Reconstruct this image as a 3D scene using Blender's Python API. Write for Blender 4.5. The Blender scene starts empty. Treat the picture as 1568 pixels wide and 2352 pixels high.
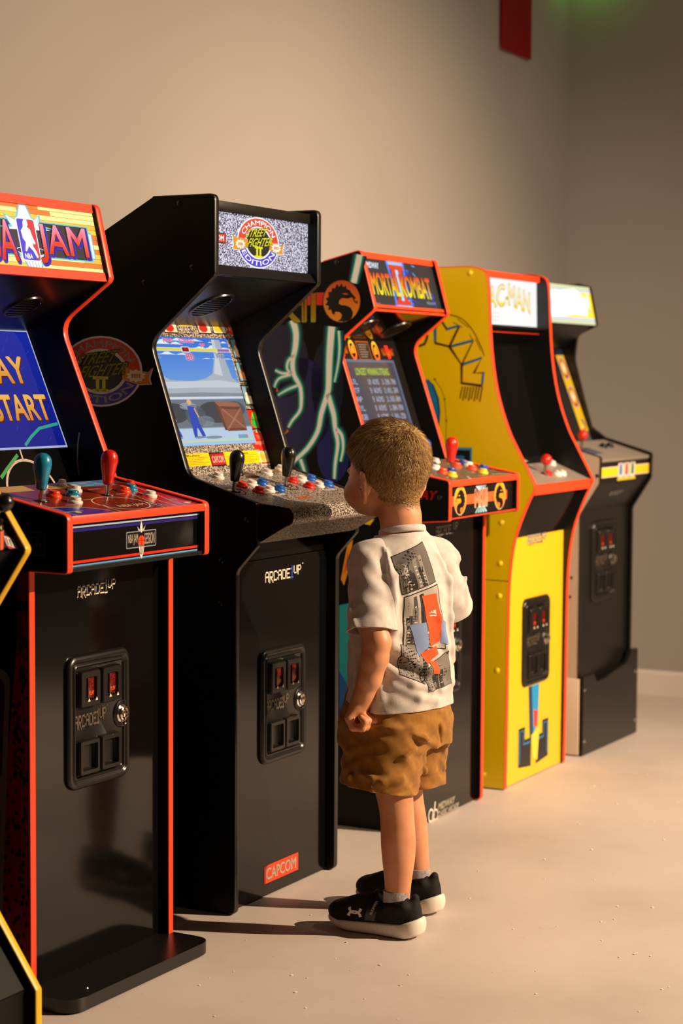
import bpy, bmesh, math, random
import numpy as np
from mathutils import Vector, Matrix
from mathutils.geometry import tessellate_polygon
from mathutils.bvhtree import BVHTree
random.seed(7)
S = bpy.context.scene
COL = S.collection

# ------------------------------------------------------------------ camera
CAM_H, PITCH, ROLL, YAW, FPX = 1.232, math.radians(3.98), math.radians(0.34), math.radians(27.03), 4441.0
FWD = Vector((math.cos(YAW)*math.cos(PITCH), math.sin(YAW)*math.cos(PITCH), -math.sin(PITCH)))
_R = Vector((math.sin(YAW), -math.cos(YAW), 0)); _U = _R.cross(FWD)
RGT = math.cos(ROLL)*_R + math.sin(ROLL)*_U
UPV = -math.sin(ROLL)*_R + math.cos(ROLL)*_U
CPOS = Vector((0, 0, CAM_H))
cd = bpy.data.cameras.new('camera'); cam = bpy.data.objects.new('camera', cd); COL.objects.link(cam)
cam.matrix_world = Matrix(((RGT.x, UPV.x, -FWD.x, CPOS.x), (RGT.y, UPV.y, -FWD.y, CPOS.y), (RGT.z, UPV.z, -FWD.z, CPOS.z), (0, 0, 0, 1)))
cd.sensor_fit = 'HORIZONTAL'; cd.sensor_width = 36.0; cd.lens = FPX/1568*36.0
cd.clip_start = 0.05; cd.clip_end = 60
cd.dof.use_dof = True; cd.dof.focus_distance = 4.2; cd.dof.aperture_fstop = 5.2
S.camera = cam

# ------------------------------------------------------------------ colour management, world, lights
S.view_settings.view_transform = 'Standard'; S.view_settings.look = 'None'
S.view_settings.gamma = 1.0; S.view_settings.use_curve_mapping = False
S.view_settings.exposure = 0.0
wd = bpy.data.worlds.new('room_air'); S.world = wd; wd.use_nodes = True
wd.node_tree.nodes['Background'].inputs[0].default_value = (0.62, 0.50, 0.42, 1)
wd.node_tree.nodes['Background'].inputs[1].default_value = 0.05

def spot(name, loc, target, power, color, size_deg, blend, radius):
    l = bpy.data.lights.new(name, 'SPOT'); l.energy = power; l.color = color
    l.spot_size = math.radians(size_deg); l.spot_blend = blend; l.shadow_soft_size = radius
    o = bpy.data.objects.new(name, l); COL.objects.link(o); o.location = loc
    o.rotation_euler = (Vector(target)-Vector(loc)).to_track_quat('-Z', 'Y').to_euler()
    return o
spot('track_spot', (1.2, -2.0, 3.2), (5.75, 2.35, 1.15), 1350, (1.0, 0.78, 0.55), 30, 1.0, 0.06)
spot('track_spot', (5.5, -2.7, 3.15), (4.35, 1.9, 0.15), 2300, (1.0, 0.745, 0.50), 68, 1.0, 0.045)
def added_fill(loc, sx, sy, power):  # unseen overhead area light, added as ambient fill for right wall and floor
    l = bpy.data.lights.new('added_fill_light', 'AREA'); l.shape = 'RECTANGLE'; l.size = sx; l.size_y = sy; l.energy = power; l.color = (1.0, 0.80, 0.62)
    o = bpy.data.objects.new('added_fill_light', l); COL.objects.link(o); o.location = loc
added_fill((5.2, -0.2, 3.55), 1.2, 1.2, 42)
gl = bpy.data.lights.new('green_lamp_glow', 'POINT'); gl.energy = 0.4; gl.color = (0.25, 1.0, 0.12); gl.shadow_soft_size = 0.02
go = bpy.data.objects.new('green_lamp_glow', gl); COL.objects.link(go); go.location = (7.13, 2.60, 2.82)

# ------------------------------------------------------------------ helpers
def lin(h, a=1.0):
    if isinstance(h, str):
        h = h.lstrip('#'); c = [int(h[i:i+2], 16)/255 for i in (0, 2, 4)]
    else: c = h
    return tuple(((x/12.92) if x <= 0.04045 else ((x+0.055)/1.055)**2.4) for x in c) + (a,)
MATS = {}
def mat(name, col='#808080', rough=0.5, metal=0.0, emit=0.0, coat=0.0, spec=0.5, sss=0.0, nodes=None):
    if name in MATS: return MATS[name]
    m = bpy.data.materials.new(name); m.use_nodes = True; MATS[name] = m
    b = m.node_tree.nodes['Principled BSDF']; c = lin(col)
    b.inputs['Base Color'].default_value = c; b.inputs['Roughness'].default_value = rough
    b.inputs['Metallic'].default_value = metal; b.inputs['Specular IOR Level'].default_value = spec
    b.inputs['Coat Weight'].default_value = coat; b.inputs['Coat Roughness'].default_value = 0.05
    if emit: b.inputs['Emission Color'].default_value = c; b.inputs['Emission Strength'].default_value = emit
    if sss:
        b.inputs['Subsurface Weight'].default_value = sss; b.inputs['Subsurface Radius'].default_value = (0.012, 0.005, 0.003); b.inputs['Subsurface Scale'].default_value = 1.0
    if nodes: nodes(m.node_tree, b)
    return m
def nd(t, typ, **kw):
    n = t.nodes.new(typ)
    for k, v in kw.items():
        if k.startswith('i_'):
            k = k[2:]; n.inputs[int(k) if k.isdigit() else k.replace('_', ' ')].default_value = v
        else: setattr(n, k, v)
    return n
def ramp(t, stops, interp='LINEAR'):
    r = t.nodes.new('ShaderNodeValToRGB'); r.color_ramp.interpolation = interp; e = r.color_ramp.elements
    while len(e) < len(stops): e.new(0.5)
    for el, (p, c) in zip(e, stops): el.position = p; el.color = lin(c) if isinstance(c, str) else c
    return r
def noise_nodes(scale, detail, stops, bump=0.0, bscale=None, rough=None, interp='LINEAR', stretch=None, bdist=0.01):
    def f(t, b):
        tc = nd(t, 'ShaderNodeTexCoord'); src = tc.outputs['Object']
        if stretch:
            mp = nd(t, 'ShaderNodeMapping'); mp.inputs['Scale'].default_value = stretch; t.links.new(src, mp.inputs[0]); src = mp.outputs[0]
        n = nd(t, 'ShaderNodeTexNoise'); n.inputs['Scale'].default_value = scale; n.inputs['Detail'].default_value = detail
        t.links.new(src, n.inputs['Vector'])
        if stops:
            r = ramp(t, stops, interp); t.links.new(n.outputs[0], r.inputs[0]); t.links.new(r.outputs[0], b.inputs['Base Color'])
        if bump:
            n2 = nd(t, 'ShaderNodeTexNoise'); n2.inputs['Scale'].default_value = bscale or scale; n2.inputs['Detail'].default_value = 5
            t.links.new(src, n2.inputs['Vector'])
            bp = nd(t, 'ShaderNodeBump'); bp.inputs['Strength'].default_value = bump; bp.inputs['Distance'].default_value = bdist
            t.links.new(n2.outputs[0], bp.inputs['Height']); t.links.new(bp.outputs[0], b.inputs['Normal'])
        if rough:
            mr = nd(t, 'ShaderNodeMapRange'); mr.inputs[3].default_value = rough[0]; mr.inputs[4].default_value = rough[1]
            t.links.new(n.outputs[0], mr.inputs[0]); t.links.new(mr.outputs[0], b.inputs['Roughness'])
    return f

def obj(name, mesh, m=None, parent=None, loc=None, rot=None):
    o = bpy.data.objects.new(name, mesh); COL.objects.link(o)
    if parent: o.parent = parent
    if loc is not None: o.location = loc
    if rot is not None: o.rotation_euler = rot
    if m and mesh is not None and not mesh.materials: mesh.materials.append(m)
    return o
def tag(o, label, cat, group=None, kind=None):
    o['label'] = label; o['category'] = cat
    if group: o['group'] = group
    if kind: o['kind'] = kind
    return o
def struct(o, label=None):
    o['kind'] = 'structure'
    if label: o['label'] = label
    return o
def mesh_of(bm, name, smooth=None, recalc=True):
    if recalc: bmesh.ops.recalc_face_normals(bm, faces=bm.faces)
    me = bpy.data.meshes.new(name); bm.to_mesh(me); bm.free()
    if smooth is not None:
        for p in me.polygons: p.use_smooth = True
        try: me.set_sharp_from_angle(angle=math.radians(smooth))
        except Exception: pass
    return me
def pydata(name, v, f, smooth=None, recalc=True):
    bm = bmesh.new(); vs = [bm.verts.new(p) for p in v]
    for q in f:
        try: bm.faces.new([vs[i] for i in q])
        except ValueError: pass
    return mesh_of(bm, name, smooth, recalc)
def box(bm, x0, x1, y0, y1, z0, z1, bev=0.0, seg=2):
    g = bmesh.ops.create_cube(bm, size=1.0)
    for v in g['verts']:
        v.co = Vector((x0+(v.co.x+.5)*(x1-x0), y0+(v.co.y+.5)*(y1-y0), z0+(v.co.z+.5)*(z1-z0)))
    if bev:
        ed = list({e for v in g['verts'] for e in v.link_edges})
        bmesh.ops.bevel(bm, geom=ed, offset=bev, segments=seg, affect='EDGES', profile=0.5)
def box_mesh(name, *a, bev=0.0, **k):
    bm = bmesh.new(); box(bm, *a, bev=bev, **k); return mesh_of(bm, name, 35 if bev else None)
def rnd_poly(pts, seg=5):
    """pts: (a, b[, radius]) -> polygon with rounded corners"""
    out = []; n = len(pts)
    for i in range(n):
        p = Vector(pts[i][:2]); r = pts[i][2] if len(pts[i]) > 2 else 0
        if r <= 0: out.append(p); continue
        a = Vector(pts[i-1][:2])-p; b = Vector(pts[(i+1) % n][:2])-p
        la, lb = a.length, b.length; a.normalize(); b.normalize()
        ang = a.angle(b, 3.14159)
        if ang > 3.1: out.append(p); continue
        d = min(r/math.tan(ang/2), la*.49, lb*.49); q0, q1 = p+a*d, p+b*d
        for k in range(seg+1):
            t = k/seg; out.append((q0*(1-t)**2)+(p*2*t*(1-t))+(q1*t*t))
    return out
def prism(bm, poly, x0, x1, axis='x'):
    """poly in the (y,z) plane extruded along x (axis='x'), or (x,z) along y, or (x,y) along z"""
    def P(a, b, c):
        return {'x': (c, a, b), 'y': (a, c, b), 'z': (a, b, c)}[axis]
    A = [bm.verts.new(P(p[0], p[1], x0)) for p in poly]; B = [bm.verts.new(P(p[0], p[1], x1)) for p in poly]
    n = len(poly)
    tris = tessellate_polygon([[Vector((p[0], p[1], 0)) for p in poly]])
    for t in tris:
        bm.faces.new([A[i] for i in t]); bm.faces.new([B[i] for i in reversed(t)])
    for i in range(n):
        j = (i+1) % n; bm.faces.new((A[i], A[j], B[j], B[i]))
def prism_mesh(name, poly, x0, x1, axis='x'):
    bm = bmesh.new(); prism(bm, poly, x0, x1, axis); bmesh.ops.dissolve_limit(bm, angle_limit=0.001, verts=bm.verts, edges=bm.edges)
    return mesh_of(bm, name, 30)
def lathe(bm, prof, seg=24, cx=0, cy=0):
    rings = []
    for r, z in prof:
        if r < 1e-6: rings.append([bm.verts.new((cx, cy, z))])
        else: rings.append([bm.verts.new((cx+r*math.cos(2*math.pi*k/seg), cy+r*math.sin(2*math.pi*k/seg), z)) for k in range(seg)])
    for a, b in zip(rings, rings[1:]):
        for k in range(seg):
            k2 = (k+1) % seg
            if len(a) == 1 and len(b) == 1: continue
            if len(a) == 1: bm.faces.new((a[0], b[k], b[k2]))
            elif len(b) == 1: bm.faces.new((a[k], a[k2], b[0]))
            else: bm.faces.new((a[k], a[k2], b[k2], b[k]))
def lathe_mesh(name, prof, seg=24, smooth=40):
    bm = bmesh.new(); lathe(bm, prof, seg); return mesh_of(bm, name, smooth)
def loft(bm, rings, closed=True, caps=True):
    R = [[bm.verts.new(p) for p in r] for r in rings]; n = len(R[0])
    for a, b in zip(R, R[1:]):
        for k in range(n if closed else n-1):
            bm.faces.new((a[k], a[(k+1) % n], b[(k+1) % n], b[k]))
    if caps:
        for r in (R[0], R[-1]):
            try: bm.faces.new(r)
            except ValueError: pass
MESH = {}
def cached(key, fn):
    if key not in MESH: MESH[key] = fn()
    return MESH[key]

# ------------------------------------------------------------------ flat print: a canvas on a panel
def art_mat(name, rough=0.4, emit=0.0, spec=0.5, coat=0.0):
    if name in MATS: return MATS[name]
    m = mat(name, '#ffffff', rough, spec=spec, coat=coat); t = m.node_tree; b = t.nodes['Principled BSDF']
    a = nd(t, 'ShaderNodeAttribute', attribute_name='Col')
    if emit:
        b.inputs['Base Color'].default_value = (0.01, 0.01, 0.01, 1)
        t.links.new(a.outputs['Color'], b.inputs['Emission Color']); b.inputs['Emission Strength'].default_value = emit
    else: t.links.new(a.outputs['Color'], b.inputs['Base Color'])
    return m
GLYPH = {'A':(14,17,17,31,17,17,17),'B':(30,17,17,30,17,17,30),'C':(14,17,16,16,16,17,14),'D':(30,17,17,17,17,17,30),'E':(31,16,16,30,16,16,31),
'F':(31,16,16,30,16,16,16),'G':(14,17,16,23,17,17,14),'H':(17,17,17,31,17,17,17),'I':(14,4,4,4,4,4,14),'J':(7,2,2,2,2,18,12),'K':(17,18,20,24,20,18,17),
'L':(16,16,16,16,16,16,31),'M':(17,27,21,21,17,17,17),'N':(17,25,21,19,17,17,17),'O':(14,17,17,17,17,17,14),'P':(30,17,17,30,16,16,16),'Q':(14,17,17,17,21,18,13),
'R':(30,17,17,30,20,18,17),'S':(15,16,16,14,1,1,30),'T':(31,4,4,4,4,4,4),'U':(17,17,17,17,17,17,14),'V':(17,17,17,17,17,10,4),'W':(17,17,17,21,21,27,17),
'X':(17,17,10,4,10,17,17),'Y':(17,17,10,4,4,4,4),'Z':(31,1,2,4,8,16,31),'0':(14,17,19,21,25,17,14),'1':(4,12,4,4,4,4,14),'2':(14,17,1,6,8,16,31),
'3':(30,1,1,14,1,1,30),'4':(2,6,10,18,31,2,2),'5':(31,16,30,1,1,17,14),'6':(14,16,30,17,17,17,14),'7':(31,1,2,4,4,4,4),'8':(14,17,17,14,17,17,14),'9':(14,17,17,15,1,1,14),
'.':(0,0,0,0,0,12,12),',':(0,0,0,0,4,4,8),'-':(0,0,0,14,0,0,0),' ':(0,)*7,'!':(4,4,4,4,4,0,4)}
TXT = {}
def text_geo(s, thick=0.0):
    k = (s, thick)
    if k in TXT: return TXT[k]
    cu = bpy.data.curves.new('t', 'FONT'); cu.body = s; cu.offset = thick; cu.resolution_u = 4; cu.fill_mode = 'FRONT'
    o = bpy.data.objects.new('t', cu); COL.objects.link(o)
    me = o.to_mesh(); me.calc_loop_triangles()
    v = np.array([w.co[:2] for w in me.vertices]); f = [tuple(t.vertices) for t in me.loop_triangles]
    o.to_mesh_clear(); bpy.data.objects.remove(o); bpy.data.curves.remove(cu)
    if thick and (s, 0.0) not in TXT: text_geo(s, 0.0)
    if thick: lo, hi = TXT[(s, 0.0)][2:]
    else: lo, hi = v.min(0), v.max(0)
    TXT[k] = (v, f, lo, hi); return TXT[k]
class Art:
    """printed artwork on a flat panel of cabinet `cab`: origin O, axes ex, ey (cabinet coordinates)"""
    def __init__(s, name, parent, cab, O, ex, ey, off=0.0006, step=0.00012):
        s.name, s.parent, s.cab = name, parent, cab
        s.O = Vector(O); s.ex = Vector(ex).normalized(); s.ey = Vector(ey).normalized(); s.n = s.ex.cross(s.ey)
        s.off, s.step = off, step; s.v, s.f, s.c, s.k, s.m = [], [], [], [], 0; s.clip = None
    def px(s, x, y):
        M = s.cab.matrix_basis; O = M @ s.O; R = M.to_3x3(); n = R @ s.n
        d = FWD+RGT*((x-784)/FPX)-UPV*((y-1176)/FPX); t = (O-CPOS).dot(n)/d.dot(n)
        q = CPOS+d*t-O; return (q.dot(R @ s.ex), q.dot(R @ s.ey))
    def _add(s, uv, tris, col, layer):
        b = len(s.v); h = s.off+s.step*layer
        if s.clip:
            x0, y0, x1, y1 = s.clip; uv = [(min(max(u, x0), x1), min(max(w, y0), y1)) for u, w in uv]
        for u, w in uv: s.v.append(s.O+s.ex*u+s.ey*w+s.n*h)
        for t in tris: s.f.append(tuple(b+i for i in t)); s.k.append(s.m)
        s.m += 1
        if callable(col): s.c += [col(u, w) for u, w in uv]
        else:
            c = lin(col) if isinstance(col, str) else col; s.c += [c]*len(uv)
    def poly(s, pts, col, layer=1, px=False):
        if px: pts = [s.px(*p) for p in pts]
        s._add(pts, tessellate_polygon([[Vector((p[0], p[1], 0)) for p in pts]]), col, layer)
    def rect(s, u0, v0, u1, v1, col, layer=1, r=0):
        if r: s.poly([tuple(p) for p in rnd_poly([(u0, v0, r), (u1, v0, r), (u1, v1, r), (u0, v1, r)])], col, layer)
        else: s.poly([(u0, v0), (u1, v0), (u1, v1), (u0, v1)], col, layer)
    def rpx(s, a, b, col, layer=1, r=0):
        u0, v0 = s.px(*a); u1, v1 = s.px(*b); s.rect(u0, v0, u1, v1, col, layer, r)
    def ell(s, c, ru, rv, col, layer=1, n=28, a0=0, a1=360, inner=0.0):
        A = [math.radians(a0+(a1-a0)*k/n) for k in range(n+1)]
        if inner:
            o = [(c[0]+ru*math.cos(a), c[1]+rv*math.sin(a)) for a in A]; i = [(c[0]+ru*inner*math.cos(a), c[1]+rv*inner*math.sin(a)) for a in A]
            s._add(o+i, [(k, k+1, n+2+k) for k in range(n)]+[(n+2+k, n+1+k, k) for k in range(n)], col, layer)
        else:
            p = [(c[0]+ru*math.cos(a), c[1]+rv*math.sin(a)) for a in A]
            if a1-a0 < 360: p = p+[c]
            else: p = p[:-1]
            s.poly(p, col, layer)
    def stroke(s, pts, w, col, layer=1, px=False, w1=None):
        if px: pts = [s.px(*p) for p in pts]
        P = [Vector(p) for p in pts]; n = len(P); L, R = [], []
        for i in range(n):
            d = (P[min(i+1, n-1)]-P[max(i-1, 0)]); d = d.normalized() if d.length else Vector((1, 0))
            q = Vector((-d.y, d.x)); ww = w if w1 is None else w+(w1-w)*i/(n-1)
            L.append(tuple(P[i]+q*ww/2)); R.append(tuple(P[i]-q*ww/2))
        s._add(L+R, [(i, n+i, i+1) for i in range(n-1)]+[(n+i, n+i+1, i+1) for i in range(n-1)], col, layer)
    def text(s, body, u0, v0, u1, v1, col, layer=2, thick=0.0, shear=0.0, fn=None):
        v, f, lo, hi = text_geo(body, min(thick, 0.0)); q = (v-lo)/(hi-lo); asp = (hi[1]-lo[1])/(hi[0]-lo[0]); t = max(thick, 0)*1.35
        for k in range(8 if t else 1):
            dx, dy = (t*asp*math.cos(k*math.pi/4), t*math.sin(k*math.pi/4)) if t else (0, 0)
            if fn: pts = [fn(x+dx, y+dy) for x, y in q]
            else: pts = [(u0+(u1-u0)*(x+dx)+shear*(v1-v0)*(y+dy-.5), v0+(v1-v0)*(y+dy)) for x, y in q]
            s._add(pts, f, col, layer)
    def textpx(s, body, bl, tr, col, layer=2, thick=0.0, shear=0.0):
        u0, v0 = s.px(*bl); u1, v1 = s.px(*tr); s.text(body, u0, v0, u1, v1, col, layer, thick, shear)
    def arc(s, body, c, r0, r1, a0, a1, col, layer=2, thick=0.0, kx=1.0, ky=1.0):
        def fn(x, y):
            a = math.radians(a0+(a1-a0)*x); r = r0+(r1-r0)*y; return (c[0]+kx*r*math.cos(a), c[1]+ky*r*math.sin(a))
        s.text(body, 0, 0, 1, 1, col, layer, thick, fn=fn)
    def pix(s, body, u0, v0, u1, v1, col, layer=2, gap=1):
        n = len(body); tot = n*5+(n-1)*gap; du = (u1-u0)/tot; dv = (v1-v0)/7
        for i, ch in enumerate(body):
            for r, bits in enumerate(GLYPH.get(ch, GLYPH[' '])):
                c = 0
                while c < 5:
                    if bits >> (4-c) & 1:
                        e = c
                        while e < 5 and bits >> (4-e) & 1: e += 1
                        x = u0+(i*(5+gap)+c)*du; y = v1-(r+1)*dv
                        s._add([(x, y), (x+(e-c)*du, y), (x+(e-c)*du, y+dv), (x, y+dv)], [(0, 1, 2), (0, 2, 3)], col, layer); c = e
                    else: c += 1
    def build(s, m):
        """one object for each group of shapes that lie together; shapes far apart on the panel become pieces of their own"""
        F_, K_ = np.array(s.f), np.array(s.k); V_ = np.array([tuple(p) for p in s.v]); n = s.m; lo = np.full((n, 3), 9e9); hi = np.full((n, 3), -9e9)
        for c in range(3): np.minimum.at(lo, (K_, c), V_[F_.ravel(), :].reshape(-1, 3, 3)[:, :, c].min(1)); np.maximum.at(hi, (K_, c), V_[F_.ravel(), :].reshape(-1, 3, 3)[:, :, c].max(1))
        size = (hi-lo).max(1); group = np.arange(n)
        for i in range(n):
            g = np.maximum(0, np.maximum(lo[i]-hi, lo-hi[i])); near = np.sqrt((g**2).sum(1)) <= np.maximum(.02, .5*np.maximum(size[i], size)); ids = np.unique(group[near]); group[np.isin(group, ids)] = ids.min()
        out = None; C_ = np.array(s.c, dtype=np.float32)
        for gid in np.unique(group[np.unique(K_)]):
            fs = F_[group[K_] == gid]; used, inv = np.unique(fs.ravel(), return_inverse=True); fs = inv.reshape(-1, 3); P = V_[used]
            nr = np.cross(P[fs[:, 1]]-P[fs[:, 0]], P[fs[:, 2]]-P[fs[:, 0]]) @ np.array(s.n); fs[nr < 0] = fs[nr < 0][:, ::-1]
            me = bpy.data.meshes.new(s.name); me.from_pydata(P.tolist(), [], fs.tolist())
            me.color_attributes.new('Col', 'FLOAT_COLOR', 'POINT').data.foreach_set('color', C_[used].ravel()); out = obj(s.name, me, m, s.parent)
        return out
def vgrad(stops):
    st = [(p, lin(c)) for p, c in stops]
    def f(u, w):
        for (p0, c0), (p1, c1) in zip(st, st[1:]):
            if w <= p1:
                t = 0 if w <= p0 else (w-p0)/(p1-p0); return tuple(a+(b-a)*t for a, b in zip(c0, c1))
        return st[-1][1]
    return f
# ------------------------------------------------------------------ materials
def wall_nodes(t, b):
    tc = nd(t, 'ShaderNodeTexCoord')
    n = nd(t, 'ShaderNodeTexNoise'); n.inputs['Scale'].default_value = 0.8; n.inputs['Detail'].default_value = 3; t.links.new(tc.outputs['Object'], n.inputs['Vector'])
    r = ramp(t, [(0.35, '#9a928b'), (0.65, '#a09891')]); t.links.new(n.outputs[0], r.inputs[0]); t.links.new(r.outputs[0], b.inputs['Base Color'])
    n2 = nd(t, 'ShaderNodeTexNoise'); n2.inputs['Scale'].default_value = 160; n2.inputs['Detail'].default_value = 3; t.links.new(tc.outputs['Object'], n2.inputs['Vector'])
    bp = nd(t, 'ShaderNodeBump'); bp.inputs['Strength'].default_value = 0.12; bp.inputs['Distance'].default_value = 0.003
    t.links.new(n2.outputs[0], bp.inputs['Height']); t.links.new(bp.outputs[0], b.inputs['Normal'])
M_wall = mat('painted_wall', '#c9bbb0', 0.75, nodes=wall_nodes)
def floor_nodes(t, b):
    tc = nd(t, 'ShaderNodeTexCoord')
    n = nd(t, 'ShaderNodeTexNoise'); n.inputs['Scale'].default_value = 2.2; n.inputs['Detail'].default_value = 6; t.links.new(tc.outputs['Object'], n.inputs['Vector'])
    r = ramp(t, [(0.3, '#bdb0a6'), (0.5, '#c8bbb1'), (0.72, '#cfc2b8')]); t.links.new(n.outputs[0], r.inputs[0])
    # fine scuffs
    n3 = nd(t, 'ShaderNodeTexNoise'); n3.inputs['Scale'].default_value = 34; n3.inputs['Detail'].default_value = 6; n3.inputs['Roughness'].default_value = 0.7; t.links.new(tc.outputs['Object'], n3.inputs['Vector'])
    r3 = ramp(t, [(0.62, (1, 1, 1, 1)), (0.78, lin('#d8cdc4'))]); t.links.new(n3.outputs[0], r3.inputs[0])
    mx = nd(t, 'ShaderNodeMix', data_type='RGBA', blend_type='MULTIPLY'); mx.inputs[0].default_value = 0.8
    t.links.new(r.outputs[0], mx.inputs[6]); t.links.new(r3.outputs[0], mx.inputs[7]); t.links.new(mx.outputs[2], b.inputs['Base Color'])
    mr = nd(t, 'ShaderNodeMapRange'); mr.inputs[3].default_value = 0.38; mr.inputs[4].default_value = 0.62; t.links.new(n3.outputs[0], mr.inputs[0]); t.links.new(mr.outputs[0], b.inputs['Roughness'])
    n2 = nd(t, 'ShaderNodeTexNoise'); n2.inputs['Scale'].default_value = 9; n2.inputs['Detail'].default_value = 7; t.links.new(tc.outputs['Object'], n2.inputs['Vector'])
    bp = nd(t, 'ShaderNodeBump'); bp.inputs['Strength'].default_value = 0.25; bp.inputs['Distance'].default_value = 0.004
    t.links.new(n2.outputs[0], bp.inputs['Height']); t.links.new(bp.outputs[0], b.inputs['Normal'])
M_floor = mat('painted_concrete', '#a79a91', 0.5, nodes=floor_nodes)
M_base = mat('baseboard_paint', '#d9cdc4', 0.5)
M_ceil = mat('ceiling_paint', '#4a433e', 0.9)
M_black = mat('black_laminate', '#060606', 0.26, spec=0.35)
M_side = mat('black_side_vinyl', '#050505', 0.5, spec=0.2)
M_gloss = mat('black_gloss_panel', '#0a0909', 0.10, spec=0.52)
M_satin = mat('black_satin_plastic', '#131110', 0.30, spec=0.5)
M_inner = mat('black_inner_board', '#08080a', 0.35)
M_rubber = mat('black_edge_band', '#15130f', 0.32)
M_red = mat('red_orange_edge_band', '#f2441c', 0.38)
M_yel = mat('yellow_laminate', '#e4be00', 0.38)
M_yelp = mat('yellow_front_laminate', '#deb31c', 0.35)
M_yedge = mat('yellow_edge_band', '#e6b40c', 0.4)
M_grey = mat('warm_grey_laminate', '#c9b29e', 0.45)
M_deckgrey = mat('grey_deck_vinyl', '#8f8276', 0.42)
M_glass = mat('dark_screen_glass', '#0a0b12', 0.08, spec=0.6)
M_chrome = mat('chrome', '#d8d2c8', 0.12, 1.0)
M_steel = mat('steel_shaft', '#c8c0b4', 0.22, 1.0)
M_redlens = mat('red_coin_lens', '#5a0c05', 0.25, emit=0.06)
def granite_nodes(t, b):
    tc = nd(t, 'ShaderNodeTexCoord'); mp = nd(t, 'ShaderNodeMapping'); mp.inputs['Rotation'].default_value = (0, 0, 0.6); mp.inputs['Scale'].default_value = (1, 1.7, 1.3)
    t.links.new(tc.outputs['Object'], mp.inputs[0])
    n = nd(t, 'ShaderNodeTexNoise'); n.inputs['Scale'].default_value = 215; n.inputs['Detail'].default_value = 2.5; n.inputs['Roughness'].default_value = 0.6; t.links.new(mp.outputs[0], n.inputs['Vector'])
    r = ramp(t, [(0.43, '#0f0c0a'), (0.475, '#3a332d'), (0.51, '#9c8e80'), (0.62, '#c4b5a6')]); t.links.new(n.outputs[0], r.inputs[0]); t.links.new(r.outputs[0], b.inputs['Base Color'])
M_granite = mat('speckled_granite_vinyl', '#a09080', 0.42, nodes=granite_nodes)
def granite_lit(t, b):
    granite_nodes(t, b)
    r = [n for n in t.nodes if n.type == 'VALTORGB'][0]
    for e, c in zip(r.color_ramp.elements, ('#20202c', '#6a6a80', '#b4b4cc', '#dcdcf2')): e.color = lin(c)
    t.links.new(r.outputs[0], b.inputs['Emission Color']); b.inputs['Emission Strength'].default_value = 1.1
    b.inputs['Base Color'].default_value = (0.02, 0.02, 0.02, 1)
    for l in list(t.links):
        if l.to_socket == b.inputs['Base Color']: t.links.remove(l)
M_granlit = mat('backlit_granite_print', '#c0c0d0', 0.4, nodes=granite_lit)
A_print = art_mat('printed_vinyl', 0.4); A_gloss = art_mat('gloss_printed_vinyl', 0.2, spec=0.5)
A_lit = art_mat('backlit_print', 0.35, emit=1.0); A_hot = art_mat('bright_backlit_print', 0.35, emit=1.7); A_warm = art_mat('white_backlit_print', 0.35, emit=1.06)
A_scr = art_mat('screen_picture', 0.12, emit=0.95); A_dim = art_mat('dim_screen_picture', 0.12, emit=0.8)

# ------------------------------------------------------------------ the setting
WALL_Y, WALL_X, CEIL = 2.705, 7.246, 3.6
bm = bmesh.new(); box(bm, -4, WALL_X+.2, -6, WALL_Y+.2, -.12, 0); struct(obj('floor', mesh_of(bm, 'floor'), M_floor), 'taupe painted concrete floor with scuffs')
struct(obj('wall_back', box_mesh('wall_back', -4, WALL_X+.15, WALL_Y, WALL_Y+.15, 0, CEIL), M_wall), 'beige painted wall behind the arcade cabinets')
struct(obj('wall_right', box_mesh('wall_right', WALL_X, WALL_X+.15, -6, WALL_Y, 0, CEIL), M_wall), 'dim beige painted wall at the end of the row')
struct(obj('ceiling', box_mesh('ceiling', -4, WALL_X+.15, -6, WALL_Y+.15, CEIL, CEIL+.1), M_ceil))
bbp = [(0, 0), (.014, 0), (.014, .085), (.008, .095), (0, .097)]
bm = bmesh.new(); prism(bm, [(WALL_X-p[0]-.0005, p[1]) for p in bbp], -5.9, WALL_Y-.016, 'y')
struct(obj('baseboard_right', mesh_of(bm, 'baseboard_right'), M_base))
bm = bmesh.new(); prism(bm, [(WALL_Y-p[0]-.0005, p[1]) for p in bbp], -3.9, WALL_X-.002, 'x')
struct(obj('baseboard_back', mesh_of(bm, 'baseboard_back'), M_base))
# red banner hanging flat on the back wall
M_banner = mat('red_banner_cloth', '#b0120b', 0.8, nodes=noise_nodes(60, 2, None, bump=0.1, bscale=700, bdist=0.001))
bm = bmesh.new(); n = 12
for i in range(n+1):
    u = i/n; x = 6.515+u*.29; y = WALL_Y-.012-.0035*math.sin(u*9)
    for z in (2.412, 3.3):
        bm.verts.new((x, y, z))
bm.verts.ensure_lookup_table()
for i in range(n): bm.faces.new([bm.verts[k] for k in (2*i, 2*i+2, 2*i+3, 2*i+1)])
bmesh.ops.solidify(bm, geom=bm.faces[:], thickness=0.002)
tag(obj('wall_banner', mesh_of(bm, 'wall_banner', 40), M_banner), 'dark red banner hanging high on the wall near the corner', 'banner')
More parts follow.
